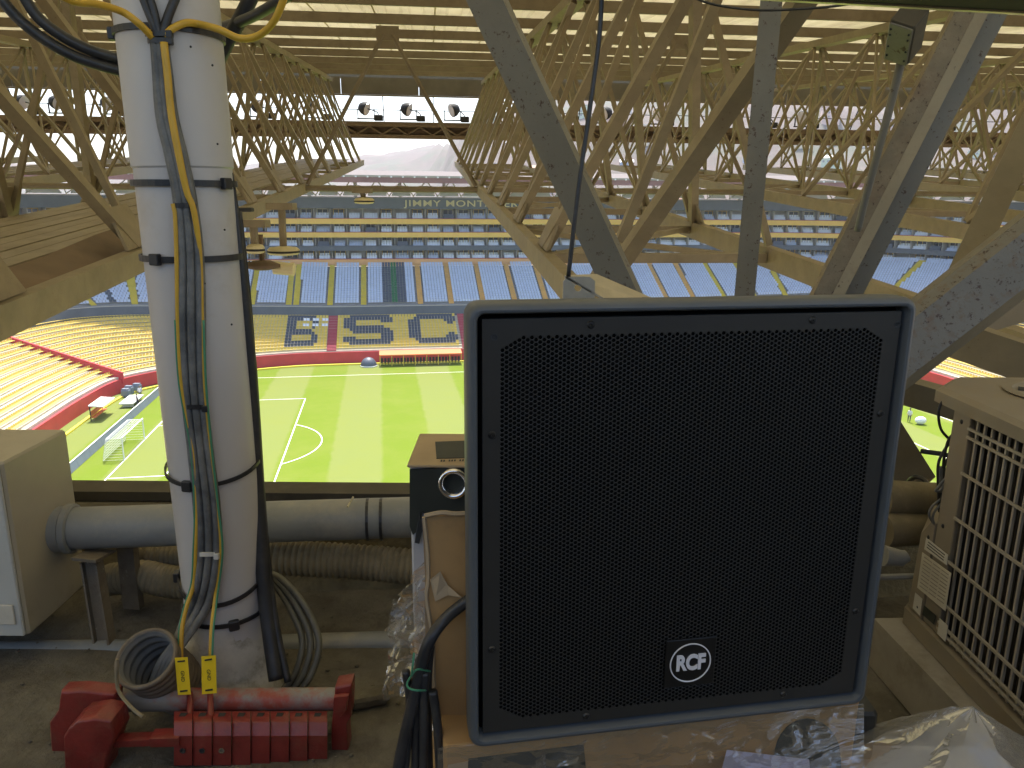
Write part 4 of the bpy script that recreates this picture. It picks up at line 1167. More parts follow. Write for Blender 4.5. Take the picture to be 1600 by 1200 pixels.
# pendant lamps under the left girder
def pendant(px_, ptop, pbot, F, rr, label, tube=False):
    top, bot = P(px_, ptop, F), P(px_ + 3, pbot, F)
    t = thing('pendant_lamp', label, 'pendant lamp', bot, 0)
    b = MB(); b.tube([top, bot], .045, 8); b.build('stem', M_steel2, t)
    b = MB(); b.box(tuple(top + Vector((-.16, -.1, -.02))), tuple(top + Vector((.16, .1, .06)))); b.build('mount', M_steel2, t)
    b = MB(); b.lathe([(.04, .05), (rr * .85, .035), (rr, .01), (rr, -.03), (rr * .9, -.05), (rr * .5, -.06), (.02, -.062)], bot, (0, 0, 1), 20); b.build('shade', M_lampy, t, smooth=True)
    b = MB(); b.lathe([(rr * 1.01, -.03), (rr * 1.06, -.02), (rr * 1.01, -.005)], bot, (0, 0, 1), 20); b.build('rim', M_darkmetal, t)
    return t
pendant(396, 352, 388, 8.6, .10, 'cream pendant lamp on a stem nearest the white pipe')
pendant(440, 325, 391, 9.4, .19, 'cream dish lamp hanging on a long stem from the left girder')
pendant(566, 300, 313, 13.5, .17, 'cream lamp hanging under the tie tube of the open bay')
t = thing('pendant_lamp', 'dark round lamp hanging lowest beside the white pipe', 'pendant lamp', P(410, 415, 8.8))
c = P(410, 415, 8.8)
b = MB(); b.lathe([(.03, .35), (.03, .06), (.1, .055), (.2, .015), (.2, -.02), (.08, -.05), (.01, -.055)], c, (0, 0, 1), 18); b.build('shade', M_catwalk, t, smooth=True)
b = MB(); b.tube([P(388, 409, 8.8), P(392, 413, 8.8), P(400, 417, 8.8)], .02, 6); b.build('flex', M_steel2, t)
b = MB(); b.tube([P(428, 418, 8.9), P(460, 421, 8.9)], .075, 10); b.build('tube_lamp', M_lampy, t)
b = MB(); b.box(tuple(P(367, 331, 7.6)), tuple(P(367, 331, 7.6) + Vector((.16, .1, .04))), 0, .01)
o = b.build('rail_block', M_darkmetal, cat='block', label='dark flat block under the girder beside the white pipe')

# ------------------------------------------------------------------ floor, curb, pipes
b = MB(); nx_, ny_ = 70, 44
xs = np.linspace(-4, 4, nx_); ys = np.linspace(-3.5, 2.32, ny_)
ids = [[b.pt((x, y, -.0 + .008 * mnoise.noise(Vector((x * 3, y * 3, 0))) + .004 * mnoise.noise(Vector((x * 11, y * 11, 3))) - .004)) for x in xs] for y in ys]
for j in range(ny_ - 1):
    for i in range(nx_ - 1): b.face((ids[j][i], ids[j][i + 1], ids[j + 1][i + 1], ids[j + 1][i]))
b.build('floor', M_conc, smooth=True, kind='structure')
b = MB(); b.box((-4, -3.5, -.3), (4, 2.5, -.03)); b.build('floor_slab', M_conc, kind='structure')
b = MB(); b.box((-4.2, -2.35, -.3), (4.2, -2.15, 1.75)); b.build('unseen_rear_wall', M_conc, kind='structure')  # out of view, added to hold back low skylight from behind
t = thing('curb_wall', 'low sandy concrete curb closing the platform edge behind the pipes', 'wall', (0, 2.25, 0))
b = MB(); n = 90
r0, r1, r2, r3 = [], [], [], []
for i in range(n + 1):
    x = -4 + 8 * i / n; yy = 2.22 + .0 * x
    q = mnoise.noise(Vector((x * 4, 0, 0)))
    r0.append((x, yy - .05 + .03 * q, -.02)); r1.append((x, yy - .01 + .02 * mnoise.noise(Vector((x * 5, 7, 0))), .12)); r2.append((x, yy + .0, .225)); r3.append((x, yy + .16, .225))
for a, c in ((r0, r1), (r1, r2), (r2, r3)):
    ia = [b.pt(p) for p in a]; ic = [b.pt(p) for p in c]
    for i in range(n): b.face((ia[i], ia[i + 1], ic[i + 1], ic[i]))
b.box((-4, 2.38, -.3), (4, 2.44, .224)); b.build('curb', M_curb, t, smooth=False)
member(t, 'edge_angle', (-4, 2.24, .240), (4, 2.24, .240), .04, .028, M_ledge); member(t, 'edge_angle', (-4, 2.34, .262), (4, 2.34, .262), .1, .03, M_ledge)

def hose(name, pts, r, pitch, m, amp=.12, n=16, parent=None, **pr):
    pts = catmull(pts, 40); b = MB()
    L_ = 0; acc = [0]
    for a, c in zip(pts[:-1], pts[1:]): L_ += (c - a).length; acc.append(L_)
    N = int(L_ / pitch * 6)
    ps_ = []
    for i in range(N + 1):
        q = L_ * i / N; j = min(max(int(np.searchsorted(acc, q)), 1), len(acc) - 1)
        f = (q - acc[j - 1]) / max(acc[j] - acc[j - 1], 1e-9); ps_.append(pts[j - 1].lerp(pts[j], f))
    b.tube(ps_, lambda u: r * (1 + amp * (.5 - .5 * math.cos(2 * math.pi * u * L_ / pitch)) ** .6), n)
    return b.build(name, m, parent, smooth=True, autos=60, **pr)

t = thing('drain_pipe', 'fat grey plastic pipe lying across behind the white pipe', 'pipe', P(380, 820, 1.98))
pa, pb_ = P(48, 828, 1.93), P(700, 806, 2.06)
pe_ = pb_ + (pb_ - pa) * .85
b = MB(); b.tube([P(98, 826, 1.94), pb_, pe_], .0585, 24); b.build('pipe_run', M_pvcg, t, smooth=True, autos=40)
b = MB(); ax = (pb_ - pa).normalized(); b.lathe([(.055, 0), (.066, .004), (.068, .02), (.064, .03), (.064, .085), (.069, .09), (.069, .105), (.06, .108)], P(52, 828, 1.93), ax, 24); b.build('socket', M_pvcg, t, smooth=True, autos=40)
for px_ in (575, 596):
    c = P(px_, 811, 2.035); b = MB(); b.lathe([(.0592, -.004), (.061, -.004), (.061, .004), (.0592, .004)], c, ax, 24); b.build('cable_tie', M_tie, t)
c = P(545, 787, 2.0); b = MB(); b.tube([P(543, 792, 1.97), P(547, 785, 1.985), P(552, 776, 1.99)], .003, 5); b.build('loose_tie_tail', M_lampy, t)

hose('corrugated_conduit', [P(395, 868, 2.05), P(480, 873, 2.05), P(560, 878, 2.05), P(690, 888, 2.03), P(900, 895, 2.03), P(1200, 890, 2.04)], .047, .0175, M_corr, cat='conduit', label='brown corrugated conduit right of the white pipe under the fat grey pipe')
hose('corrugated_conduit', [P(170, 906, 2.06), P(220, 900, 2.04), P(262, 908, 2.03), P(320, 915, 2.03)], .043, .015, M_corr, cat='conduit', label='brown corrugated conduit curling left of the white pipe foot')
hose('corrugated_conduit', [P(215, 862, 2.1), P(260, 868, 2.1), P(330, 872, 2.1)], .032, .015, M_corr, cat='conduit', label='thin brown corrugated conduit just under the fat grey pipe')
b = MB(); b.tube([P(-60, 1020, 1.87), P(190, 1016, 1.87), P(700, 1000, 1.90), P(1300, 985, 1.94)], .03, 16); b.build('floor_pipe', M_pvcg, smooth=True, autos=40, cat='pipe', label='thin dusty grey pipe running along the floor behind the white pipe')
# two angle-iron pipe legs
t = thing('pipe_support', 'rusty angle iron leg with a flat head under the fat grey pipe', 'pipe support', P(160, 990, 1.82))
lo, hi = P(166, 998, 1.80), P(146, 874, 1.86)
b = MB(); d = (hi - lo).normalized(); b.prism([(-.024, 0), (.024, 0), (.024, -.035), (.019, -.035), (.019, -.006), (-.019, -.006), (-.019, -.02), (-.024, -.02)][::-1], lo, hi, (1, .2, 0), (0, 1, 0)); b.build('leg', M_leg, t)
b = MB(); q = [P(112, 876, 1.78), P(150, 880, 1.78), P(182, 862, 1.97), P(140, 860, 1.97)]; b.rings([q, [p + Vector((0, 0, .008)) for p in q]]); b.build('head_plate', M_leg, t)
t = thing('pipe_support', 'thin peeling angle iron leg behind the flat headed one', 'pipe support', P(205, 950, 2.0))
lo, hi = P(205, 952, 1.99), P(194, 850, 1.99)
b = MB(); b.prism([(-.025, 0), (.025, 0), (.025, .03), (.02, .03), (.02, .005), (-.025, .005)], lo, hi, (1, -.1, 0), (0, 1, 0)); b.build('leg', M_leg, t)

# ------------------------------------------------------------------ left cabinet
t = thing('metal_cabinet', 'beige metal cabinet with pale front at the left edge', 'cabinet', (-1.6, 1.86, .095))
x1 = P(2, 730, 1.75).x
zt, zb = .566, .095
b = MB(); b.box((-2.1, 1.755, zb), (x1 - .0, 2.03, zt), 0, .006); b.build('body', M_cab, t)
b = MB(); b.box((-2.1, 1.744, zb + .004), (x1 - .006, 1.7545, zt - .004), 0, .003); b.build('front_panel', M_cabw, t)
c = P(10, 962, 1.74); b = MB(); b.box((c.x - .02, 1.738, c.z - .025), (c.x + .02, 1.7435, c.z + .03), 0, .002); b.build('torn_sticker', M_sticker, t)
for q in (-2.0, x1 - .3):
    b = MB(); b.box((q - .02, 1.90, 0), (q + .02, 1.98, zb - .002)); b.build('foot', M_darkmetal, t)

# ------------------------------------------------------------------ white pipe column
CXC, CYC = -.708, 1.716
t = thing('column_pipe', 'tall white painted pipe standing on the floor at left with cables tied to it', 'pipe', (CXC, CYC, 0))
lean = Vector((0, 0, 1)); 
def ctr(z): return Vector((CXC - .012 * (z - .5), CYC, z))
b = MB(); q = ray(290, 262); ZJ = CAMZ + q.z * (CYC - .1) / q.y
b.lathe([(.1, z) for z in (0, .3, .6, 1.0, ZJ + .01)], ctr(0), ctr(1) - ctr(0), 40)
b.build('lower_pipe', M_pvcw, t, smooth=True)
b = MB(); b.lathe([(.1, 0), (.1035, .004), (.104, .06), (.104, .3), (.104, 1.6)], ctr(ZJ), ctr(1) - ctr(0), 40); b.build('upper_socket', M_pvcw, t, smooth=True, autos=30)
b = MB()
prof = []
for i in range(9):
    z = .22 * i / 8; prof.append((.1 + .035 * (1 - i / 8) ** 2.2 + .001, z))
b.lathe(prof, (CXC, CYC, -.01), (0, 0, 1), 40); b.v = [p + (p - Vector((CXC, CYC, p.z))).normalized() * .006 * mnoise.noise(p * 22) for p in b.v]
b.build('mortar_foot', mat('flaking_white_foot', (.55, .52, .46), .8, var=.15, scale=14, bump=.5, bscale=50, dirt=((.24, .21, .15), 9, .5, .66)), t, smooth=True)
rnd = random.Random(3)
for (px_, py_) in ((332, 102), (340, 225), (351, 359), (320, 443), (362, 507), (298, 73)):
    q = ray(px_, py_); o_ = C0; 
    # point of the pipe surface hit by this line of sight
    A_ = q.x ** 2 + q.y ** 2; B_ = -2 * (q.x * CXC + q.y * CYC); Cc = CXC ** 2 + CYC ** 2 - .1075 ** 2
    dsc = B_ * B_ - 4 * A_ * Cc
    if dsc > 0:
        tt = (-B_ - math.sqrt(dsc)) / (2 * A_); b = MB(); b.sphere(C0 + q * tt, .0024, 8, 5); b.build('screw_hole', M_darkmetal, t)

def ring_tie(name, z0, z1, m, label, r=.1045, w_=.013, head=None, tilt=None):
    t = thing(name, label, 'cable tie', ctr(z0), 0, 'black ties round the white pipe')
    b = MB(); n = 40; rs = []
    for k in range(n + 1):
        a = 2 * math.pi * k / n
        c = ctr(0); dr = Vector((math.cos(a), math.sin(a), 0))
        zz = (z0 + z1) / 2 + (z1 - z0) / 2 * math.cos(a) - (tilt or 0) * max(0, -math.sin(a))
        base = Vector((ctr(zz).x, ctr(zz).y, zz))
        i_, o_ = base + dr * r, base + dr * (r + .004)
        rs.append([i_ + Vector((0, 0, -w_ / 2)), o_ + Vector((0, 0, -w_ / 2)), o_ + Vector((0, 0, w_ / 2)), i_ + Vector((0, 0, w_ / 2))])
    b.rings(rs, 0, False, False); b.build('strap', m, t)
    if head is not None:
        a = head; zz = (z0 + z1) / 2 + (z1 - z0) / 2 * math.cos(a) - (tilt or 0) * max(0, -math.sin(a))
        c = Vector((ctr(zz).x, ctr(zz).y, zz)) + Vector((math.cos(a), math.sin(a), 0)) * (r + .005)
        b = MB(); b.M = Matrix.Translation(c) @ Matrix.Rotation(a, 4, 'Z'); b.box((-.006, -.012, -.012), (.008, .012, .012), 0, .002); b.build('head', m, t)
    return t
def zcol(py, r=.1): # height on the camera side of the pipe that shows at photo row py
    q = ray(322, py); A_ = q.x ** 2 + q.y ** 2; return CAMZ + q.z * (CYC - r) / q.y
ring_tie('cable_tie', zcol(42), zcol(42), M_tie, 'black tie round the white pipe at the very top', r=.1055, w_=.012, head=-2.9)
ring_tie('cable_tie', zcol(286), zcol(286), M_tie, 'black tie round the white pipe just under its joint', head=-.35)
ring_tie('cable_tie', zcol(406), zcol(406), M_tie, 'black tie round the white pipe at the height of the yellow bands', head=-1.9)
ring_tie('cable_tie', zcol(745), zcol(745), M_tie, 'slack black tie round the white pipe above the fat grey pipe', head=-1.75, w_=.009, tilt=.02)
ring_tie('cable_tie', zcol(918), zcol(918), M_tie, 'loose sagging black tie low on the white pipe', head=-2.9, w_=.01, tilt=.045)
ring_tie('cable_tie', zcol(972), zcol(972), M_tie, 'lowest black tie near the foot of the white pipe', head=-1.1, w_=.01, tilt=.01)

# cable bundle down the pipe
def on_col(px_, py_, out=.0):
    """point on (or just proud of) the pipe surface along the given line of sight"""
    q = ray(px_, py_); R_ = .101 + out + (.004 if py_ < 262 else 0)
    cx_ = CXC - .012 * (CAMZ + q.z * 1.6 - .5)
    A_ = q.x ** 2 + q.y ** 2; B_ = -2 * (q.x * cx_ + q.y * CYC); Cc = cx_ ** 2 + CYC ** 2 - R_ ** 2
    dsc = B_ * B_ - 4 * A_ * Cc
    tt = (-B_ - math.sqrt(max(dsc, 0))) / (2 * A_)
    return C0 + q * tt
CL = [(248, 62), (252, 100), (260, 180), (274, 240), (288, 310), (296, 400), (297, 500), (301, 600), (312, 700), (322, 790), (325, 860), (318, 920), (306, 955)]
offs = [(-12, .005), (-8, .013), (-3.5, .007), (1, .015), (5.5, .008), (10, .014), (13, .006)]
widen = [.7, .8, 1.0, 1.05, 1.1, 1.35, 1.5, 1.3, 1.25, 1.35, 1.35, 1.3, 1.3]
RIMC = P(228, 1028, 1.50)
for k, (dx, ou) in enumerate(offs):
    pts = [on_col(x + dx * wd, y, ou) for (x, y), wd in zip(CL, widen)]
    pts += [P(282 + dx * .7, 1000, 1.56), P(258 + dx * .7, 1035, 1.53), P(240 + dx * .6, 1062, 1.52) + Vector((0, 0, -.02))]
    b = MB(); b.tube(pts, .0072 + .0010 * (k % 2), 9, smooth=6)
    b.build('cable', M_greyc, smooth=True, cat='cable', group='grey cables bundled down the white pipe', label=['leftmost', 'second from the left', 'third from the left', 'middle', 'third from the right', 'second from the right', 'rightmost'][k] + ' dusty grey cable of the bundle running down the white pipe')
ylL = [(256, 66), (262, 120), (268, 180), (281, 250), (292, 300), (303, 330), (312, 400), (315, 500), (319, 600), (328, 700), (338, 790), (345, 860), (337, 930), (331, 980), (329, 1026)]
ylR = [(270, 318), (272, 326), (274, 340), (276, 400), (278, 500), (284, 600), (302, 700), (308, 790), (306, 860), (303, 910), (291, 950), (284, 985), (283, 1030)]
for pts_, lab in ((ylL, 'yellow green earth cable running down the white pipe to the right yellow tag'), (ylR, 'yellow green earth cable running down the white pipe to the left yellow tag')):
    pts = [on_col(x, y, .023 if pts_ is ylL and y < 400 else .016) if y < 940 else P(x, y, 1.585 - (y - 940) * .0006) for x, y in pts_]
    t_ = None
    b = MB(); b.tube(pts, (lambda u: .0076 - .0026 * min(1, max(0, u * 3 - .6))) if pts_ is ylL else .005, 8, smooth=6); o = b.build('earth_cable', M_yelc, smooth=True, cat='cable', label=lab)
    b = MB(); dirx = Vector((.0048, -.0022, 0)) if pts_ is ylL else Vector((-.0048, -.0022, 0)); b.tube([p + dirx for p in pts[(7 if pts_ is ylL else 4):]], .0026, 6, smooth=6); o2 = b.build('green_stripe', M_greenc, o, smooth=True)
def bundle_tie(px_, py_, half, m, label):
    c = [on_col(px_ - half, py_ + 1, .004), on_col(px_ - half * .8, py_, .017), on_col(px_, py_, .024), on_col(px_ + half * .8, py_, .017), on_col(px_ + half, py_ + 1, .004)]
    t = thing('cable_tie', label, 'cable tie', c[2], 0, 'ties round the cable bundle')
    b = MB(); cc = catmull(c, 5)
    b.rings([[p + Vector((0, .001, -.005)), p + Vector((0, -.002, -.005)), p + Vector((0, -.002, .005)), p + Vector((0, .001, .005))] for p in cc]); b.build('strap', m, t)
    b = MB(); h = on_col(px_ + half * .75, py_ + 2, .018); b.box(tuple(h + Vector((-.006, -.008, -.007))), tuple(h + Vector((.006, .003, .007))), 0, .0015); b.build('head', m, t)
bundle_tie(249, 52, 22, M_tie, 'upper of two black ties at the top of the cable bundle')
bundle_tie(251, 63, 20, M_tie, 'lower of two black ties at the top of the cable bundle')
bundle_tie(289, 321, 18, M_tie, 'black tie on the cable bundle just below the pipe joint')
bundle_tie(306, 636, 20, M_tie, 'black tie on the cable bundle at mid height')
bundle_tie(325, 866, 19, M_wtie, 'white tie on the cable bundle above the pipe foot')
# black cables spreading at the top
for pts, r_, m, lab in (
    ([(216, -20), (232, 20), (242, 45), (247, 62)], .008, M_blackc, 'black cable fanning out left at the top of the bundle'),
    ([(228, -20), (240, 15), (246, 42), (250, 60)], .008, M_blackc, 'black cable in the middle of the fan at the top of the bundle'),
    ([(282, -20), (268, 12), (258, 40), (254, 60)], .009, M_blackc, 'black cable fanning out right at the top of the bundle')):
    b = MB(); b.tube([on_col(x, y, .012) for x, y in pts], r_, 8, smooth=6); b.build('cable', m, smooth=True, cat='cable', label=lab)
b = MB(); b.tube([P(70, -25, 1.42), P(110, 0, 1.45), P(150, 6, 1.5), P(190, 18, 1.56), P(216, 36, 1.57), on_col(238, 58, .016)], .0072, 8, smooth=8); b.build('cable', M_yelc, smooth=True, cat='cable', label='yellow cable arching in from the top left to the bundle')
b = MB(); b.tube([on_col(258, 58, .016), on_col(268, 46, .018), on_col(290, 36, .016), on_col(312, 38, .014), P(342, 46, 1.62), P(375, 60, 1.63), P(405, 55, 1.63), P(430, 30, 1.6), P(450, -20, 1.58)], .0072, 8, smooth=8); b.build('cable', M_yelc, smooth=True, cat='cable', label='yellow cable swinging out to the right of the white pipe')
for pts, lab in (([(-20, -30), (20, 20), (60, 55), (110, 85), (160, 103), (235, 122)], 'lower of two thick black cables sweeping in from the top left'), ([(25, -30), (55, 22), (95, 55), (140, 78), (185, 92), (240, 108)], 'upper of two thick black cables sweeping in from the top left')):
    b = MB(); b.tube([P(x, y, 1.78 + .0004 * x) for x, y in pts], .0125, 10, smooth=8); b.build('thick_cable', M_blackc, smooth=True, cat='cable', label=lab)
b = MB(); b.tube([P(400, -20, 1.86), P(375, 30, 1.87), P(350, 75, 1.88), P(338, 110, 1.9), P(336, 180, 1.9)], .017, 10, smooth=8); b.build('thick_cable', M_blackc, smooth=True, cat='cable', label='thick black cable coming down to the right side of the white pipe')
b = MB(); b.tube([P(455, -10, 1.7), P(415, 15, 1.78), P(385, 30, 1.84), P(350, 42, 1.9), P(320, 48, 1.92)], .012, 10, smooth=8); b.build('thick_cable', M_blackc, smooth=True, cat='cable', label='thick black cable bending round behind the white pipe near the yellow cable')
# black hose on the right flank
b = MB(); b.tube([P(360, 270, 1.74), P(368, 340, 1.74), P(377, 430, 1.74), P(386, 540, 1.74), P(394, 650, 1.74), P(401, 760, 1.73), P(408, 860, 1.70), P(418, 960, 1.66), P(432, 1062, 1.60)], lambda u: .006 + .013 * min(1, u * 2.4), 10, smooth=8); b.build('black_hose', M_blackc, smooth=True, cat='hose', label='black hose running down the right flank of the white pipe')
b = MB(); b.tube([P(372, 330, 1.76), P(388, 480, 1.76), P(398, 620, 1.76), P(408, 760, 1.75), P(418, 880, 1.70), P(432, 980, 1.65), P(450, 1066, 1.60)], .009, 8, smooth=8); b.build('black_hose', M_blackc, smooth=True, cat='hose', label='thinner black hose behind the one on the white pipe flank')
for k, (dx, lab) in enumerate(((0, 'outermost loop of the grey cable coil right of the pipe foot'), (-13, 'middle loop of the grey cable coil right of the pipe foot'), (-26, 'innermost loop of the grey cable coil right of the pipe foot'))):
    b = MB(); b.tube([P(415, 895 + k * 4, 1.80), P(440 + dx * .3, 905 + k * 6, 1.78), P(475 + dx * .8, 945 + k * 4, 1.74), P(498 + dx, 1000, 1.70), P(488 + dx, 1050, 1.66), P(462 + dx, 1090, 1.63)], .0085, 8, smooth=8); b.build('coiled_cable', M_coil, smooth=True, cat='cable', label=lab)

# corrugated stub the cables go into
t = thing('conduit_stub', 'open grey corrugated conduit stub taking in the cable bundle', 'conduit', P(245, 1110, 1.47))
ax = (C0 + Vector((-.25, .15, .35)) - RIMC).normalized(); ax = Vector((-.06, -.60, .8)).normalized()
ro = .066
prof = [(ro, 0)]
for i in range(60):
    z = -.15 * i / 59; prof.append((ro * (1 + .022 * math.sin(i * 2 * math.pi / 8)), z))
b = MB(); b.lathe(prof, RIMC, ax, 28); b.build('outer_wall', M_stub, t, smooth=True, autos=60)
b = MB(); b.lathe([(ro - .006, .0), (ro - .003, .004), (ro + .002, .003), (ro + .0035, -.003), (ro + .002, -.012), (ro - .001, -.014)], RIMC, ax, 28); b.build('rim', M_stub, t, smooth=True)
prof = [(ro - .006, .001), (ro - .007, 0)]
for i in range(72):
    z = -.24 * i / 71; prof.append((ro - .008 + .003 * math.cos(i * 2 * math.pi / 9), z))
prof.append((.001, -.241))
b = MB(); b.lathe(prof, RIMC, ax, 28); b.build('inner_wall', M_corr_in, t, smooth=True, autos=60)
b = MB(); q0 = P(182, 1060, 1.47); b.tube([P(183, 1030, 1.455), P(184, 1075, 1.44), P(205, 1105, 1.40), P(224, 1120, 1.38)], .004, 6, smooth=5); b.build('strap', M_corr, t)

# ------------------------------------------------------------------ red earth bar
t = thing('earthing_bar', 'red painted earthing bar with clamped blocks on the floor at lower left', 'earthing bar', P(310, 1150, 1.45))
FB = 1.50
ta, tb = P(112, 1094, FB), P(540, 1092, FB + .035)
b = MB(); b.tube([ta, ta.lerp(tb, .5), tb], .0255, 20); b.build('back_tube', M_redpipe, t, smooth=True, autos=50)
# left end: stepped bracket and big clamp
def slab(name, pxs, F, thick, m, parent=t, bev=None):
    b = MB(); q = [P(x, y, F) for x, y in pxs]; c = sum(q, Vector()) / len(q)
    off = Vector((0, thick, 0))
    ins = [p + (c - p) * .06 + Vector((0, -.006, 0)) for p in q]
    b.rings([ins, q, [p + off for p in q]]); return bevel(b.build(name, m, parent), .0028, 2, .0014)
slab('end_bracket', [(96, 1078), (128, 1076), (182, 1082), (180, 1118), (168, 1128), (150, 1150), (142, 1186), (82, 1188), (78, 1128), (92, 1108)], 1.46, .03, M_red)
slab('end_clamp', [(108, 1136), (122, 1124), (150, 1120), (176, 1124), (182, 1150), (168, 1186), (160, 1225), (104, 1225), (100, 1150)], 1.385, .06, M_red)
slab('end_bracket', [(524, 1070), (550, 1066), (549, 1118), (543, 1130), (545, 1180), (518, 1182), (518, 1134), (520, 1118)], 1.47, .035, M_red)
slab('paint_drip', [(522, 1086), (546, 1084), (541, 1110), (531, 1120), (520, 1108)], 1.455, .006, M_red)
sa, sb_ = P(168, 1157, 1.41), P(280, 1153, 1.42)
b = MB(); b.bar(sa, sb_, .028, .017); bevel(b.build('spindle', M_red, t), .003)
b = MB(); b.bar(P(238, 1153, 1.405), P(284, 1152, 1.41), .034, .022); bevel(b.build('spindle_collar', M_red, t), .003)
xs_ = [271, 301, 331.5, 362, 392, 422, 452, 481, 512]
for k in range(8):
    xa, xb = xs_[k] + .6, xs_[k + 1] - .6
    Fk = 1.40 + .005 * k
    b = MB()
    prof = [(1119, .03), (1124, .012), (1150 - .0 * k, 0.0), (1196, .0), (1196, .055), (1119, .055)]
    prof = [(1111, .062), (1123, .026), (1128, .018), (1150, 0.0), (1196, 0.0), (1200, .07)]
    L_ = [P(xa, y, Fk + dy) for y, dy in prof]; R_ = [P(xb, y, Fk + dy) for y, dy in prof]
    b.rings([L_, R_]); blk = bevel(b.build('clamp_block', M_red, t), .0011, 2)
    if k < 3:
        c = P((xa + xb) / 2, 1172, Fk) + Vector((0, -.0015, 0)); b = MB(); b.lathe([(.0062, .0), (.0062, -.002), (.0045, -.002), (.0042, .001), (.0005, .0012)], c, (0, 1, 0), 14); b.build('bolt_hole', M_darkmetal if k < 2 else M_rusty, blk)
    c = P((xa + xb) / 2, 1117, Fk + .043); b = MB(); b.box((c.x - .007, c.y - .008, c.z - .004), (c.x + .007, c.y + .006, c.z + .001)); b.build('set_screw', M_darkmetal, blk)
for x0, x1_, lab in ((296, 294, 'l'), (328, 327, 'r')):
    b = MB(); b.tube([P(x0, 1082, 1.50), P(x0 + 1, 1100, 1.475), P(x1_ + 2, 1124, 1.445)], .007, 10, smooth=4); b.build('cable_lug', M_red, t, smooth=True)
# tags
for (pts, F, lab) in (([(273, 1028), (293, 1027), (298, 1085), (278, 1086)], 1.49, 'tilted yellow GND tag on the left earth cable'), ([(314.5, 1026), (337, 1024), (338.5, 1083), (315.5, 1085)], 1.49, 'straight yellow GND tag on the right earth cable')):
    q = [P(x, y, F - (y - 1026) * .0003) for x, y in pts]
    t2 = thing('cable_tag', lab, 'tag', q[3])
    n_ = (q[1] - q[0]).cross(q[3] - q[0]).normalized()
    if n_.y > 0: n_ = -n_
    b = MB(); b.rings([q, [p - n_ * .0012 for p in q]]); b.build('plate', M_tag, t2)
    ex = (q[1] - q[0]).normalized(); ey = (q[0] - q[3]).normalized(); ey = (ey - ex * ey.dot(ex)).normalized()
    c = (q[0] + q[1] + q[2] + q[3]) / 4 + n_ * .0008
    # lettering reads downwards
    M_ = Matrix(((-ey.x, ex.x, n_.x, c.x), (-ey.y, ex.y, n_.y, c.y), (-ey.z, ex.z, n_.z, c.z), (0, 0, 0, 1)))
    text_mesh('GND', .0112, .0002, M_ink, M_, 'lettering', t2, offset=.0)
    for qq in (.1, .9):
        e = q[0].lerp(q[3], qq).lerp(q[1].lerp(q[2], qq), .5) + n_ * .001
        b = MB(); b.bar(e - ex * .008, e + ex * .008 + ey * .001, .0022, .0032, up=ey); b.build('tie_stitch', M_tie, t2)
# ------------------------------------------------------------------ loudspeaker
YS = math.atan2(.102, .579)
SW, SH = .588, .603
sL = Vector((-.053, .878, .478)); exs = Vector((math.cos(YS), math.sin(YS), 0)); eys = Vector((-math.sin(YS), math.cos(YS), 0))
sc0 = sL + exs * SW / 2
spk = thing('loudspeaker', 'big black loudspeaker with perforated front and blue grey rim standing on a wrapped carton', 'loudspeaker', sc0, YS)
MS = wmat(spk)
ez = Vector((0, 0, 1))
def face_xz(px, py, dy=0.0):
    q = ray(px, py); t_ = ((sc0 + eys * dy) - C0).dot(eys) / q.dot(eys); p = C0 + q * t_ - sc0
    return p.dot(exs), p.z
def rrect(hx_, z0, z1, r, y, n=5):
    pts = []
    for cx_, cz_, a0_ in ((hx_ - r, z0 + r, -90), (hx_ - r, z1 - r, 0), (-hx_ + r, z1 - r, 90), (-hx_ + r, z0 + r, 180)):
        for k in range(n + 1):
            a = rad(a0_ + 90 * k / n); pts.append((cx_ + r * math.cos(a), y, cz_ + r * math.sin(a)))
    return pts
b = MB(); b.M = MS
H2 = SW / 2
def rr(ins, y, r): return rrect(H2 - ins, ins, SH - ins, r, y)
b.rings([rr(.012, .052, .012), rr(.001, .046, .017), rr(0, .03, .018), rr(0, .012, .018), rr(.0012, .005, .018), rr(.004, .0012, .016), rr(.0075, 0, .013), rr(.0105, .001, .011), rr(.0125, .004, .009), rr(.013, .03, .009)], 0, True, False)
b.build('front_rim', M_spk, spk, smooth=True, autos=35)
b = MB(); b.M = MS
b.rings([rr(.014, .053, .01), rr(.02, .06, .01), rr(.10, .40, .01), rr(.103, .405, .01)]); b.build('cabinet', M_spkbody, spk, smooth=True, autos=30)
b = MB(); b.M = MS
b.rings([rr(.0131, .0275, .008), rr(.0131, .0295, .008)], 0, True, True); b.build('baffle', M_foam, spk)
# perforated plate
GY_ = .0085
Hx = .0059; R6 = Hx / math.sqrt(3)
gx0, gx1, gz0, gz1 = -H2 + .019, H2 - .019, .019, SH - .019
l_, z_t = face_xz(775, 560, GY_); r_, _ = face_xz(1398, 560, GY_); _, ztop = face_xz(1100, 517, GY_); _, zbot = face_xz(1080, 1117, GY_)
px0, px1, pz0, pz1 = -H2 + .042, H2 - .042, .036, SH - .041
ch, cz = .028, .017
def inside(x, z, m=0):
    return px0 + m <= x <= px1 - m and pz0 + m <= z <= pz1 - m and min(x - px0 - m, px1 - m - x) / ch + min(z - pz0 - m, pz1 - m - z) / cz > 1
VV, FF = [], []
hexo = [(R6 * math.cos(rad(30 * k)) * (1 if k % 2 == 0 else math.cos(rad(30))), R6 * math.sin(rad(30 * k)) * (1 if k % 2 == 0 else math.cos(rad(30)))) for k in range(12)]
rin = Hx * .5 * .87
hexi = [(rin * math.cos(rad(30 * k)), rin * math.sin(rad(30 * k))) for k in range(12)]
cells = []; solid = []
lx, lz = face_xz(1077, 1033, GY_)
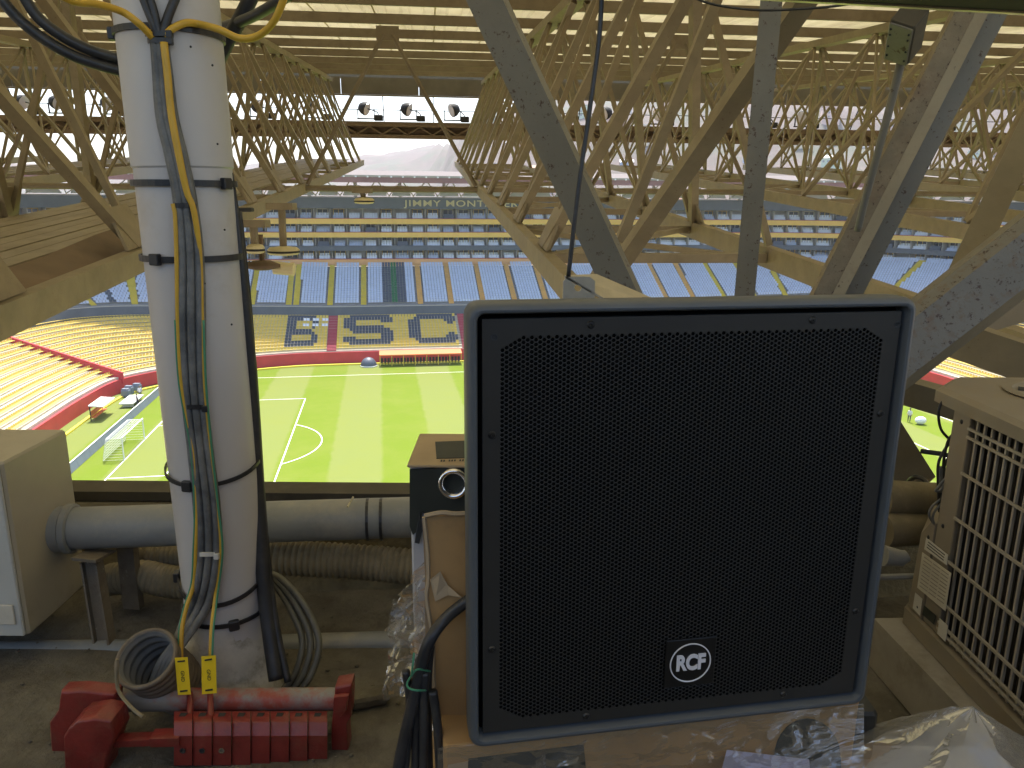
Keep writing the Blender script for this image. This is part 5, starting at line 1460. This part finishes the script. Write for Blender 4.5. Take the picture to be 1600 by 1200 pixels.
for i in range(-70, 71):
    x = i * Hx * math.sqrt(3) / 2
    for j in range(0, 110):
        z = j * Hx + (Hx / 2 if i % 2 else 0)
        if inside(x, z): cells.append((x, z))
        elif inside(x, z, -Hx * 2.4): solid.append((x, z))
cells = np.array(cells); solid = np.array(solid)
ho, hi_ = np.array(hexo), np.array(hexi)
m = len(cells)
def ringv(h, y): 
    a = cells[:, None, :] + h[None]
    return np.stack([a[..., 0], np.full(a.shape[:2], y), a[..., 1]], -1)
Vc = np.concatenate([ringv(ho, GY_), ringv(hi_ * 1.03, GY_ + .00015), ringv(hi_ * .97, GY_ + .0014)], 1).reshape(-1, 3)
Fc = []
o36 = np.arange(m) * 36
for k in range(12):
    k2 = (k + 1) % 12
    Fc.append(np.stack([o36 + k, o36 + k2, o36 + 12 + k2, o36 + 12 + k], -1)); Fc.append(np.stack([o36 + 12 + k, o36 + 12 + k2, o36 + 24 + k2, o36 + 24 + k], -1))
Fc = np.concatenate(Fc)
base = len(Vc)
h6 = ho[::2]
a = solid[:, None, :] + h6[None]
Vs_ = np.stack([a[..., 0], np.full(a.shape[:2], GY_), a[..., 1]], -1).reshape(-1, 3)
o6 = base + np.arange(len(solid)) * 6
Fs_ = np.concatenate([np.stack([o6, o6 + 1, o6 + 2, o6 + 3], -1), np.stack([o6, o6 + 3, o6 + 4, o6 + 5], -1)])
Vg = np.concatenate([Vc, Vs_])
Vw = Vg @ np.array(MS.to_3x3()).T + np.array(MS.translation)
np_mesh('grille_mesh', Vw, np.concatenate([Fc, Fs_]), M_grille, parent=spk, kind='stuff')
# flat margin of the grille plate
b = MB(); b.M = MS
q = Hx * 1.25
def oct_(m_, kx, kz): return [(px0 - m_, pz0 + kz), (px0 + kx, pz0 - m_), (px1 - kx, pz0 - m_), (px1 + m_, pz0 + kz), (px1 + m_, pz1 - kz), (px1 - kx, pz1 + m_), (px0 + kx, pz1 + m_), (px0 - m_, pz1 - kz)]
inn = oct_(q, ch - q * .4, cz - q * .3)
out = [(gx0, pz0 + cz), (px0 + ch, gz0), (px1 - ch, gz0), (gx1, pz0 + cz), (gx1, pz1 - cz), (px1 - ch, gz1), (px0 + ch, gz1), (gx0, pz1 - cz)]
# corners of the plate: add the four corner points as extra faces
yy = GY_ - .0003
oi = [b.pt((x, yy, z)) for x, z in out]; ii_ = [b.pt((x, yy, z)) for x, z in inn]
for k in range(8): b.face((oi[k], oi[(k + 1) % 8], ii_[(k + 1) % 8], ii_[k]))
cor = [(gx0, gz0, 0, 1), (gx1, gz0, 2, 3), (gx1, gz1, 4, 5), (gx0, gz1, 6, 7)]
edge = []
for x, z, a_, c_ in cor:
    k = b.pt((x, yy, z)); b.face((oi[a_], k, oi[c_])); 
    edge += [k]
ed = [b.pt((x, yy + .006, z)) for x, z in ((gx0, gz0), (gx1, gz0), (gx1, gz1), (gx0, gz1))]
for k in range(4): b.face((edge[k], edge[(k + 1) % 4], ed[(k + 1) % 4], ed[k]))
b.build('grille_margin', M_grille, spk)
b = MB(); b.M = MS; b.box((px0 - .006, .0145, pz0 - .006), (px1 + .006, .017, pz1 + .006)); b.build('grille_foam', M_foam, spk)
for px_, py_ in ((923, 507), (1270, 494), (1402, 645), (1370, 952), (1222, 1098), (915, 1137), (763, 1015), (758, 680)):
    x, z = face_xz(px_, py_, GY_); b = MB(); b.M = MS
    x = min(max(x, gx0 + .012), gx1 - .012); z = min(max(z, gz0 + .009), gz1 - .009)
    b.lathe([(.0050, 0), (.0050, -.0006), (.0036, -.0022), (.0012, -.0024), (.0008, -.0012), (.0002, -.0012)], (x, yy, z), (0, 1, 0), 16); b.build('screw', M_screw, spk, smooth=True, autos=40)
for px_, py_ in ((772, 527), (1402, 507)):
    x, z = face_xz(px_, py_, GY_); b = MB(); b.M = MS
    b.lathe([(.0044, 0), (.0046, -.0004), (.0034, -.0004), (.003, .0), (.0002, 0)], (x, yy, z), (0, 1, 0), 16); b.build('corner_plug', M_spkbody, spk)
# badge
b = MB(); b.M = MS; s_ = .0365; b.box((lx - s_, GY_ - .0035, lz - s_), (lx + s_, GY_ - .0006, lz + s_), 0, .0006); badge = b.build('badge', M_plate, spk)
b = MB(); b.M = MS
b.lathe([(.0302, -.0036), (.0302, -.0045), (.0291, -.0048), (.0285, -.0045), (.0285, -.0036)], (lx, GY_, lz), (0, 1, 0), 48); b.build('badge_ring', M_silver, badge, smooth=True, autos=30)
Mt = MS @ Matrix.Translation((lx, GY_ - .0046, lz)) @ Matrix.Rotation(rad(90), 4, 'X') @ Matrix.Diagonal((.86, 1.12, 1, 1))
text_mesh('RCF', .0285, .0008, M_silver, Mt, 'badge_lettering', badge, offset=.0011, spacing=.97)
# bright cut edge of the perforation under the badge
b = MB(); b.M = MS
zz = lz - s_ - .004
pts = []
for k in range(15):
    x = lx - s_ - .002 + (2 * s_ + .004) * k / 14; pts.append((x, GY_ - .0006, zz + (.0016 if k % 2 else -.0012)))
b.tube(pts, .00035, 5); b.build('cut_edge', M_screw, badge)

# ------------------------------------------------------------------ cartons
cen = sc0 + eys * .02
t = thing('cardboard_carton', 'brown carton lying under the loudspeaker, wrapped in clear film', 'carton', (cen.x, cen.y, 0), YS)
b = MB(); b.M = wmat(t)
xl, _z = face_xz(694, 1190, .02); xr, _z = face_xz(1343, 1110, .02)
b.box((xl, 0, .02), (xr, .42, .474), 0, .004); b.build('carton_body', M_card, t)
def on_front(pxs, dy, m, name, parent, th=.0012):
    q = MB(); q.M = MS
    pts = [face_xz(x, y, .02 + dy) for x, y in pxs]
    q.rings([[(x, .02 + dy, z) for x, z in pts], [(x, .02 + dy + th, z) for x, z in pts]]); return q.build(name, m, parent)
on_front([(732, 1186), (912, 1164), (917, 1215), (730, 1230)], -.0016, M_dark, 'printed_panel', t)
on_front([(700, 1196), (731, 1190), (729, 1240), (700, 1240)], -.0018, M_cardl, 'pale_corner', t)
arc = [(1262 + 52 * math.cos(a), 1185 + 62 * math.sin(a)) for a in np.linspace(math.pi, 2 * math.pi, 15)]
on_front([(1315, 1215)] + [(x, max(y, 1108)) for x, y in arc[::-1]] + [(1208, 1215)], -.0016, M_dark, 'printed_picture', t)
pq = [(1136, 1172), (1262, 1184), (1268, 1230), (1118, 1230)]
q = MB(); q.M = MS; pts = [face_xz(x, y, .012) for x, y in pq]
q.rings([[(x, .012 - .004 * (i % 2), z) for i, (x, z) in enumerate(pts)], [(x, .0128 - .004 * (i % 2), z) for i, (x, z) in enumerate(pts)]])
q.build('paper_sheet', M_paper, cat='paper', label='lilac white paper sheet tucked into the film below the loudspeaker')
def crumple(name, quad, n, m_, amp, fq, m, label, push=(0, -1, 0), seed=0, edge_rag=.0):
    """crumpled film sheet spanning a world-space quad (tl, tr, br, bl)"""
    b = MB(); ids = []
    for j in range(m_ + 1):
        row = []
        for i in range(n + 1):
            u, v_ = i / n, j / m_
            p = quad[0].lerp(quad[1], u).lerp(quad[3].lerp(quad[2], u), v_)
            w1 = mnoise.fractal(p * fq + Vector((seed, 0, 0)), .9, 2.2, 4); w2 = abs(mnoise.noise(p * fq * 2.3 + Vector((0, seed, 0))))
            ed = min(1, 6 * min(u, 1 - u, v_, 1 - v_) + .3)
            p = p + Vector(push) * amp * (w1 + 1.3 * w2 - .25) * ed
            if edge_rag: p = p + Vector((mnoise.noise(p * 9 + Vector((seed, 3, 0))), 0, mnoise.noise(p * 11 + Vector((3, seed, 0))))) * edge_rag
            row.append(b.pt(p))
        ids.append(row)
    for j in range(m_):
        for i in range(n): b.face((ids[j][i], ids[j][i + 1], ids[j + 1][i + 1], ids[j + 1][i]))
    return b.build(name, m, smooth=True, autos=32, cat='plastic film', label=label)
def fq_(x, y, dy): 
    a_, z_ = face_xz(x, y, dy); return MS @ Vector((a_, dy, z_))
crumple('plastic_film', [fq_(684, 1168, .006), fq_(1350, 1100, .006), fq_(1350, 1240, .0), fq_(684, 1250, .0)], 90, 26, .007, 17, M_film, 'clear wrinkled film stretched over the carton under the loudspeaker', seed=4)
# tall torn carton at the left behind the loudspeaker
F0 = 1.30
t = thing('torn_carton', 'tall torn carton showing a black speaker with chrome ring, left of the loudspeaker', 'carton', P(700, 1150, F0), 0)
def lq(x, y, F): return P(x, y, F)
b = MB()
tl, tr = P(633, 688, F0), P(900, 668, F0 + .04); zbm = .02
x0, x1_ = P(640, 800, F0).x, tr.x
yb0 = F0
b.M = Matrix.Translation((0, 0, 0)); 
zt1 = P(640, 732, F0).z
b.box((x0, F0 + .012, zbm), (x1_, F0 + .19, zt1), 0, .004); b.build('carton_body', M_cardw, t)
b = MB(); b.box((x0 - .003, F0 + .001, zt1 + .001), (x1_, F0 + .192, zt1 + .006), 0, .002); b.build('top_flap', M_cardl, t)
q = [PZ(680, 690, zt1 + .0075), PZ(770, 687, zt1 + .0075), PZ(770, 714, zt1 + .0075), PZ(682, 716, zt1 + .0075)]
b = MB(); b.rings([[p + Vector((0, 0, -.001)) for p in q], q]); b.build('printed_label', M_dark, t)
b = MB()
for k in range(14):
    c = PZ(690 + k * 4.2, 720 - k * .1, zt1 + .0068)
    if k % 4 != 2: b.box((c.x - .0018, c.y - .004, c.z), (c.x + .0012, c.y + .004, c.z + .0006))
b.build('printed_line', M_dark, t, kind='stuff')
b = MB(); q = [P(640, 734, F0 + .006), P(760, 728, F0 + .006), P(760, 806, F0 + .006), P(668, 806, F0 + .006), P(660, 800, F0 + .006), P(655, 828, F0 + .006), P(645, 836, F0 + .006), P(640, 822, F0 + .006)]
b.rings([q, [p + Vector((0, .005, 0)) for p in q]]); b.build('black_panel', M_dark, t)
b = MB(); q = [P(656, 800, F0 + .004), P(660, 830, F0 + .004), P(655, 850, F0 + .003), P(648, 848, F0 + .004), P(650, 830, F0 + .005)]
b.rings([q, [p + Vector((0, .001, 0)) for p in q]]); b.build('torn_shred', M_spkbody, t)
cR = P(709, 755, F0 - .0); axr = (C0 - cR).normalized()
axr = Vector((0, -1, .05)).normalized()
b = MB(); b.lathe([(.0285, -.004), (.0288, .004), (.027, .008), (.0235, .009), (.02, .006), (.0175, 0), (.017, -.006)], cR, axr, 32); b.build('chrome_ring', M_chrome, t, smooth=True)
b = MB(); b.lathe([(.017, -.006), (.012, -.010), (.0002, -.006)], cR, axr, 24); b.build('port', M_plate, t, smooth=True)
# the front cardboard flap, edges torn
b = MB()
Lp = [(664, 808), (668, 860), (672, 905), (668, 935), (676, 1000), (680, 1060), (684, 1110), (690, 1150), (700, 1172)]
n = len(Lp); Fl = .957
fr = [P(x, y, Fl) for x, y in Lp]; rt = [P(738, 802 + (y - 808) * 1.0, Fl) for x, y in Lp]
ia = [b.pt(p) for p in fr]; ib = [b.pt(p) for p in rt]; ic = [b.pt(p + Vector((.002, .005, 0))) for p in fr]; idd = [b.pt(p + Vector((0, .005, 0))) for p in rt]
for k in range(n - 1):
    b.face((ia[k], ib[k], ib[k + 1], ia[k + 1])); b.face((ic[k], ia[k], ia[k + 1], ic[k + 1])); b.face((idd[k], ic[k], ic[k + 1], idd[k + 1]))
b.face((ia[0], ic[0], idd[0], ib[0])); b.face((ia[-1], ib[-1], idd[-1], ic[-1])); b.build('front_flap', M_card, t)
b = MB()
b.tube([P(x - 1.5 + 1.5 * math.sin(k * 2.1), y, Fl - .001) for k, (x, y) in enumerate(Lp)], .0032, 5, smooth=4); b.build('torn_edge', M_cardl, t)
b = MB(); b.tube([P(664, 806, Fl), P(690, 801, Fl - .004), P(712, 803, Fl - .003), P(740, 801, Fl)], .0035, 5, smooth=4); b.build('torn_edge', M_cardl, t)
b = MB(); q = [P(672, 906, Fl - .004), P(688, 893, Fl - .008), P(700, 915, Fl - .003), P(722, 934, Fl - .009), P(700, 930, Fl - .004), P(680, 940, Fl - .006)]; b.rings([q, [p + Vector((0, .001, 0)) for p in q]]); b.build('lifted_scrap', M_cardl, t)
# side board to close the gap below
b = MB(); q = [P(660, 812, Fl + .01), P(664, 905, Fl + .008), P(664, 1010, Fl), P(676, 1120, Fl), P(694, 1172, Fl), P(706, 1172, Fl + .012), P(700, 1110, Fl + .012), P(690, 1000, Fl + .012), P(680, 905, Fl + .012), P(672, 812, Fl + .012)]
b.rings([q, [p + Vector((0, .006, 0)) for p in q]]); b.build('side_liner', M_cardl, t)
# crumpled film hanging at the left of the torn carton
def bagpts(F): return
crumple('plastic_film', [P(668, 872, 1.20), P(686, 872, 1.22), P(682, 1010, 1.2), P(604, 985, 1.22)], 30, 30, .06, 14, M_film2, 'crumpled clear film bulging from the torn carton', push=(-.55, -.5, .1), seed=2, edge_rag=.012)
crumple('plastic_film', [P(612, 930, 1.24), P(672, 960, 1.22), P(640, 1085, 1.2), P(602, 1095, 1.24)], 24, 26, .045, 15, M_film, 'lower tail of crumpled film hanging over the black cables', push=(-.3, -.7, 0), seed=9, edge_rag=.012)
crumple('plastic_film', [P(668, 1112, 1.12), P(706, 1150, 1.10), P(722, 1230, 1.05), P(680, 1230, 1.1)], 16, 20, .03, 22, M_film2, 'film bunched at the lower left corner of the loudspeaker', push=(-.3, -.7, 0), seed=12, edge_rag=.01)
crumple('plastic_film', [P(690, 1160, .96), P(920, 1150, .93), P(900, 1195, .90), P(690, 1212, .93)], 40, 10, .022, 24, M_film2, 'cloudy fold of film along the left lower edge of the loudspeaker', seed=17, edge_rag=.004)
# black speaker cable bundle tied with green string
for k, (pts, r_, lab) in enumerate((
    ([(745, 930), (722, 945), (695, 968), (672, 1000), (658, 1040), (648, 1085), (635, 1140), (622, 1200), (612, 1260)], .0105, 'thick grey black cable curving from behind the loudspeaker to the floor'),
    ([(672, 1010), (668, 1060), (668, 1130), (672, 1260)], .008, 'black cable hanging straight nearest the torn carton'),
    ([(656, 1030), (652, 1090), (650, 1150), (650, 1260)], .0085, 'black cable hanging second from the torn carton'),
    ([(634, 1048), (640, 1100), (636, 1170), (628, 1260)], .007, 'thin black cable hanging at the left of the tied bundle'),
    ([(664, 1050), (662, 1120), (662, 1260)], .008, 'black cable hanging in the middle of the tied bundle'),
    ([(676, 1080), (684, 1140), (690, 1260)], .008, 'black cable hanging at the right of the tied bundle'))):
    b = MB(); b.tube([P(x, y, .936 - (.004 * k if k else 0) - (.016 if k == 0 and i > 2 else 0)) for i, (x, y) in enumerate(pts)], r_ * .8, 10, smooth=8); b.build('black_cable', M_blackc if k else M_greyc if False else M_blackc, smooth=True, cat='cable', group='cables tied with green string', label=lab)
t = thing('green_string', 'green string knotted round the black cables left of the loudspeaker', 'string', P(650, 1060, .908))
b = MB(); b.tube([P(672, 1049, .925), P(652, 1046, .905), P(643, 1056, .908), P(636, 1068, .915), P(640, 1076, .908), P(655, 1079, .904), P(672, 1078, .925)], .0015, 5, smooth=5); b.build('loop', M_greenc, t)
b = MB(); b.tube([P(643, 1056, .908), P(645, 1040, .903), P(647, 1020, .908)], .0015, 5, smooth=4); b.build('loose_end', M_greenc, t)
# dark box right of the carton
b = MB(); b.M = Matrix.Translation((0, 0, 0)) @ Matrix.Identity(4)
c0, c1 = P(1330, 1100, 1.12), P(1366, 1102, 1.12)
b.box((c0.x - .12, 1.10, .0), (c1.x, 1.5, c1.z), 0, .006); b.build('black_case', M_spkbody, cat='case', label='black case standing right behind the wrapped carton')

# ------------------------------------------------------------------ air conditioner condenser
AX = 1.03
ac = thing('condenser_unit', 'beige air conditioner condenser with wire grille at the right edge', 'air conditioner', (1.3, 1.3, .14))
AF0, AF1, AF2 = .55, 1.655, 1.775
b = MB()
top = [(AX - .012, AF0), (AX - .012, AF2), (AX + .10, 1.895), (1.62, 1.895), (1.62, AF0)]
ins = [(AX + .004, AF0 + .01), (AX + .004, AF2 - .005), (AX + .106, 1.88), (1.605, 1.88), (1.605, AF0 + .01)]
b.rings([[(x, y, .735) for x, y in top], [(x, y, .762) for x, y in top], [(x, y, .770) for x, y in ins]]); b.build('top_cover', M_ac, ac)
for zz, nm in ((.14, 'base_pan'),):
    b = MB(); b.rings([[(x, y, zz) for x, y in top], [(x, y, zz + .045) for x, y in top]]); b.build(nm, M_ac, ac)
b = MB(); b.box((AX, AF1 - .012, .188), (AX + .03, AF1 + .055, .733), 0, .002); b.build('corner_post', M_ac, ac)
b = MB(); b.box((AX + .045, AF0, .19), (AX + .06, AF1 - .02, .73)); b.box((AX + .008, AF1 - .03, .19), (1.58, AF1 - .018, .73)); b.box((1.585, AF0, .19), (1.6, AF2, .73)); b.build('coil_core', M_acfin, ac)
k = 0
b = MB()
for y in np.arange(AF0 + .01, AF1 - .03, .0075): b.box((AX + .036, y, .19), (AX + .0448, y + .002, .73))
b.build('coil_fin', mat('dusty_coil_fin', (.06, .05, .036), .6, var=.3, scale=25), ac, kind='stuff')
for y in np.arange(AF0 + .02, AF1 - .035, .0262):
    member(ac, 'grille_wire', (AX + .004, y, .192), (AX + .004, y, .728), .0055, .0055, M_acbar)
for z in (.706, .686, .60, .49, .38, .275, .222, .205):
    member(ac, 'grille_wire', (AX - .002, AF0, z), (AX - .002, AF1 - .012, z), .0055, .0055, M_acbar)
b = MB(); b.box((AX + .01, AF0 + .001, .188), (1.6, AF0 + .016, .733)); b.build('end_panel', M_ac, ac)
# service end: upper cover missing, wires show; lower cover with stickers
zs = .445
b = MB(); b.rings([[(AX - .004, AF1 + .056, .188), (AX - .004, AF2, .188), (AX + .06, AF2 + .06, .188), (AX + .06, AF1 + .056, .188)], [(AX - .004, AF1 + .056, zs - .05), (AX - .004, AF2 - .012, zs - .05), (AX + .06, AF2 + .06, zs - .05), (AX + .06, AF1 + .056, zs - .05)], [(AX - .004, AF1 + .056, zs), (AX - .004, AF2 - .05, zs), (AX + .06, AF2 + .06, zs), (AX + .06, AF1 + .056, zs)]])
sv = b.build('service_cover', M_ac, ac)
def sticker(pxs, m, name, dx=.0012):
    b = MB(); q = []
    for x, y in pxs:
        r_ = ray(x, y); q.append(C0 + r_ * ((AX - .0052 - dx) / r_.x))
    b.rings([q, [p + Vector((dx * .8, 0, 0)) for p in q]]); o = b.build(name, m, sv); return o
sticker([(1447, 840), (1481, 867), (1479, 883), (1444, 858)], M_wtie, 'sticker')
sticker([(1441, 863), (1486, 896), (1477, 955), (1433, 918)], M_sticker, 'sticker')
sticker([(1430, 926), (1441, 936), (1437, 962), (1426, 950)], M_wtie, 'sticker')
sticker([(1444, 946), (1462, 962), (1459, 976), (1441, 960)], M_dark, 'sticker')
sticker([(1468, 966), (1481, 978), (1477, 1003), (1464, 990)], M_wtie, 'sticker')
for j in range(9):
    x0_, y0_ = 1442 - j * .9, 868 + j * 5.6
    for a_, c_ in ((2, 14), (16, 27), (29, 40)):
        sticker([(x0_ + a_, y0_ + a_ * .74), (x0_ + c_, y0_ + c_ * .74), (x0_ + c_ - .3, y0_ + c_ * .74 + 1.4), (x0_ + a_ - .3, y0_ + a_ * .74 + 1.4)], M_galv, 'printed_line', .0018)
for j in range(3): sticker([(1450 - j, 846 + j * 4), (1476 - j, 866.5 + j * 4), (1476 - j, 868 + j * 4), (1450 - j, 847.5 + j * 4)], M_darkmetal, 'printed_line', .0018)
for (x, y, z) in ((AX - .0005, AF1 + .02, .712), (AX - .0005, AF1 + .03, .45), (AX - .0045, AF1 + .075, .40), (AX - .0045, AF1 + .075, .21)):
    b = MB(); b.sphere((x, y, z), .0055, 8, 5, sc=(.5, 1, 1)); b.build('screw', M_screw, ac, smooth=True)
# moulded fan ring on the top
c = Vector((1.24, 1.66, .7705)); 
b = MB(); b.lathe([(.12, .0), (.125, .004), (.105, .006), (.1, .002), (.0003, .002)], (1.275, 1.70, .7705), (0, 0, 1), 36); fr_ = b.build('fan_ring', M_ac, ac, smooth=True, autos=40)
for k in range(8):
    a = 2 * math.pi * k / 8 + .2; q = Vector((1.275 + .072 * math.cos(a), 1.70 + .072 * math.sin(a), .7728)); e = Vector((math.cos(a), math.sin(a), 0)); f = Vector((-math.sin(a), math.cos(a), 0))
    pts = [q + e * .02 - f * .02, q + e * .02 + f * .02, q - e * .02 + f * .012, q - e * .02 - f * .012]
    b = MB(); b.rings([pts, [p + Vector((0, 0, .0015)) for p in pts]]); b.build('vent_slot', M_darkmetal, fr_)
# feet on the steel channels
for y in (.8, 1.6):
    b = MB(); b.box((AX + .03, y - .05, .0905), (1.5, y + .05, .139)); b.build('foot', M_darkmetal, ac)
t = thing('service_wires', 'tangle of dusty wires hanging out of the open end of the condenser', 'wires', P(1470, 800, 1.7))
wires = [[(1503, 632), (1480, 622), (1467, 640), (1470, 670), (1486, 690), (1489, 705), (1478, 722), (1470, 750), (1472, 780)], [(1498, 660), (1488, 685), (1474, 706), (1466, 726), (1466, 760), (1468, 800)], [(1497, 676), (1484, 684), (1476, 710), (1474, 740), (1478, 790), (1474, 830)], [(1494, 700), (1490, 740), (1488, 790), (1480, 830)],
         [(1470, 780), (1456, 792), (1452, 806), (1462, 822), (1474, 836)], [(1472, 786), (1460, 800), (1458, 814), (1468, 830), (1478, 838)], [(1480, 750), (1470, 765), (1462, 766), (1478, 748), (1484, 760), (1476, 800), (1480, 835)]]
for k, pts in enumerate(wires):
    b = MB(); b.tube([P(x, y, 1.745 - .006 * k) for x, y in pts], .0035 if k < 4 else .003, 6, smooth=6); b.build('wire', M_blackc if k < 4 else M_greyc, t, smooth=True)
b = MB(); b.tube([P(1470, 730, 1.74), P(1470, 768, 1.74)], .009, 8); b.build('connector', M_greyc, t)
b = MB(); b.tube([P(1484, 732, 1.75), P(1482, 800, 1.75)], .011, 8); b.build('capacitor', M_darkmetal, t)
# channel the unit stands on
t = thing('steel_channel', 'grey painted steel channel on the floor under the condenser', 'steel channel', (1.0, 1.35, 0))
b = MB(); p0, p1 = Vector((.955, 1.80, .0)), Vector((1.035, .35, .0))
b.prism([(0, 0.002), (0, .137), (.085, .137), (.085, .129), (.01, .129), (.01, .012), (.085, .012), (.085, 0.002)][::-1], p0, p1, (1, .03, 0), (0, 0, 1)); b.build('channel', M_galv, t)
# plastic-wrapped thing at lower right
pk = P(1521, 1106, .98)
b = MB(); n = 34; rows_ = []
for j in range(17):
    v_ = j / 16
    row = []
    for i in range(n):
        a = 2 * math.pi * i / n
        rr_ = .205 * v_ ** .9 * (1 + .10 * mnoise.noise(Vector((math.cos(a) * 2.2, math.sin(a) * 2.2, 2 + v_ * .6))) + .16 * abs(math.sin(2.5 * a + .6)) )
        row.append(Vector((pk.x + rr_ * math.cos(a) * 1.12, pk.y + rr_ * math.sin(a), pk.z - .21 * v_ + .006 * mnoise.noise(Vector((a * 3, v_ * 9, 5))))))
    rows_.append(row)
b.rings(rows_, 0, True, False); b.build('plastic_bag', M_bag, smooth=True, autos=25, cat='plastic bag', label='peaked cloudy plastic bag at the lower right corner')
b = MB(); b.box((pk.x - .12, pk.y - .13, .0), (pk.x + .16, pk.y + .16, pk.z - .19), 0, .01); b.build('bagged_carton', M_cardw, cat='carton', label='pale carton inside the peaked plastic bag')
# clutter in the gap right of the loudspeaker
b = MB(); b.tube([P(1380, 778, 1.95), P(1445, 782, 1.95), P(1560, 786, 1.95)], .05, 18); b.build('drain_pipe', M_corr, smooth=True, autos=40, cat='pipe', label='fat dusty brown pipe in the gap left of the condenser')
b = MB(); b.tube([P(1380, 828, 1.9), P(1440, 824, 1.92), P(1480, 812, 1.98), P(1530, 800, 2.05)], .046, 18, smooth=5); b.build('drain_pipe', M_corr, smooth=True, autos=40, cat='pipe', label='lower bent brown pipe in the gap left of the condenser')
b = MB(); b.tube([P(1380, 868, 1.72), P(1408, 872, 1.72), P(1418, 868, 1.72)], lambda u: .026 - .012 * u, 14); b.build('pipe_plug', M_pvcg, smooth=True, autos=40, cat='pipe', label='grey pipe end poking out right of the loudspeaker')
b = MB(); b.tube([P(1370, 902, 1.8), P(1436, 900, 1.8)], .008, 8); b.build('thin_rod', M_pvcg, cat='rod', label='thin grey rod low in the gap right of the loudspeaker')
b = MB(); b.tube([P(1440, 705, 2.3), P(1470, 709, 2.3), P(1500, 716, 2.3)], .008, 8); b.build('railing_bar', M_darkmetal, cat='rail', label='dark rail crossing the grass in the gap beside the condenser')
b = MB(); b.tube([P(1420, 752, 2.1), P(1430, 745, 2.05), P(1446, 752, 2.02), P(1452, 775, 1.98)], .0065, 8, smooth=5); b.build('looped_hose', M_blackc, smooth=True, cat='hose', label='dark hose looping over the brown pipe beside the condenser')
# debris on the floor
b = MB(); rnd = random.Random(11)
for k in range(260):
    x, y = rnd.uniform(-1.6, .3), rnd.uniform(1.15, 2.1); r_ = rnd.uniform(.002, .008)
    b.sphere((x, y, r_ * .3), r_, 5, 3, sc=(1, rnd.uniform(.6, 1.2), .6))
b.build('debris', M_conc, kind='stuff')
b = MB()
for k, (x, y, z, w_, d_, h_) in enumerate(((-.92, 1.28, 0, .2, .07, .05), (-.38, 1.30, 0, .16, .12, .035), (-.36, 1.62, 0, .13, .05, .03))):
    q = MB(); q.M = Matrix.Translation((x, y, z)) @ Matrix.Rotation(.25 * k - .2, 4, 'Z'); q.box((-w_ / 2, -d_ / 2, 0), (w_ / 2, d_ / 2, h_), 0, .008)
    q.build('concrete_lump', M_conc, cat='rubble', label=['broken concrete lump under the left end of the red bar', 'flat concrete lump on the floor right of the red bar', 'small concrete lump behind the right end of the red bar'][k])

# thin air: far things pale slightly
b = MB(); b.box((-2300, -60, PZ0 - 1.4), (2300, 2600, 190))
hz = bpy.data.materials.new('thin_haze'); hz.use_nodes = True
hz.node_tree.nodes.clear()
ho_ = hz.node_tree.nodes.new('ShaderNodeOutputMaterial'); pv = hz.node_tree.nodes.new('ShaderNodeVolumePrincipled')
pv.inputs['Color'].default_value = (.93, .95, 1, 1); pv.inputs['Density'].default_value = HAZE; pv.inputs['Anisotropy'].default_value = .2
hz.node_tree.links.new(pv.outputs[0], ho_.inputs['Volume'])
b.build('haze', hz, kind='stuff')
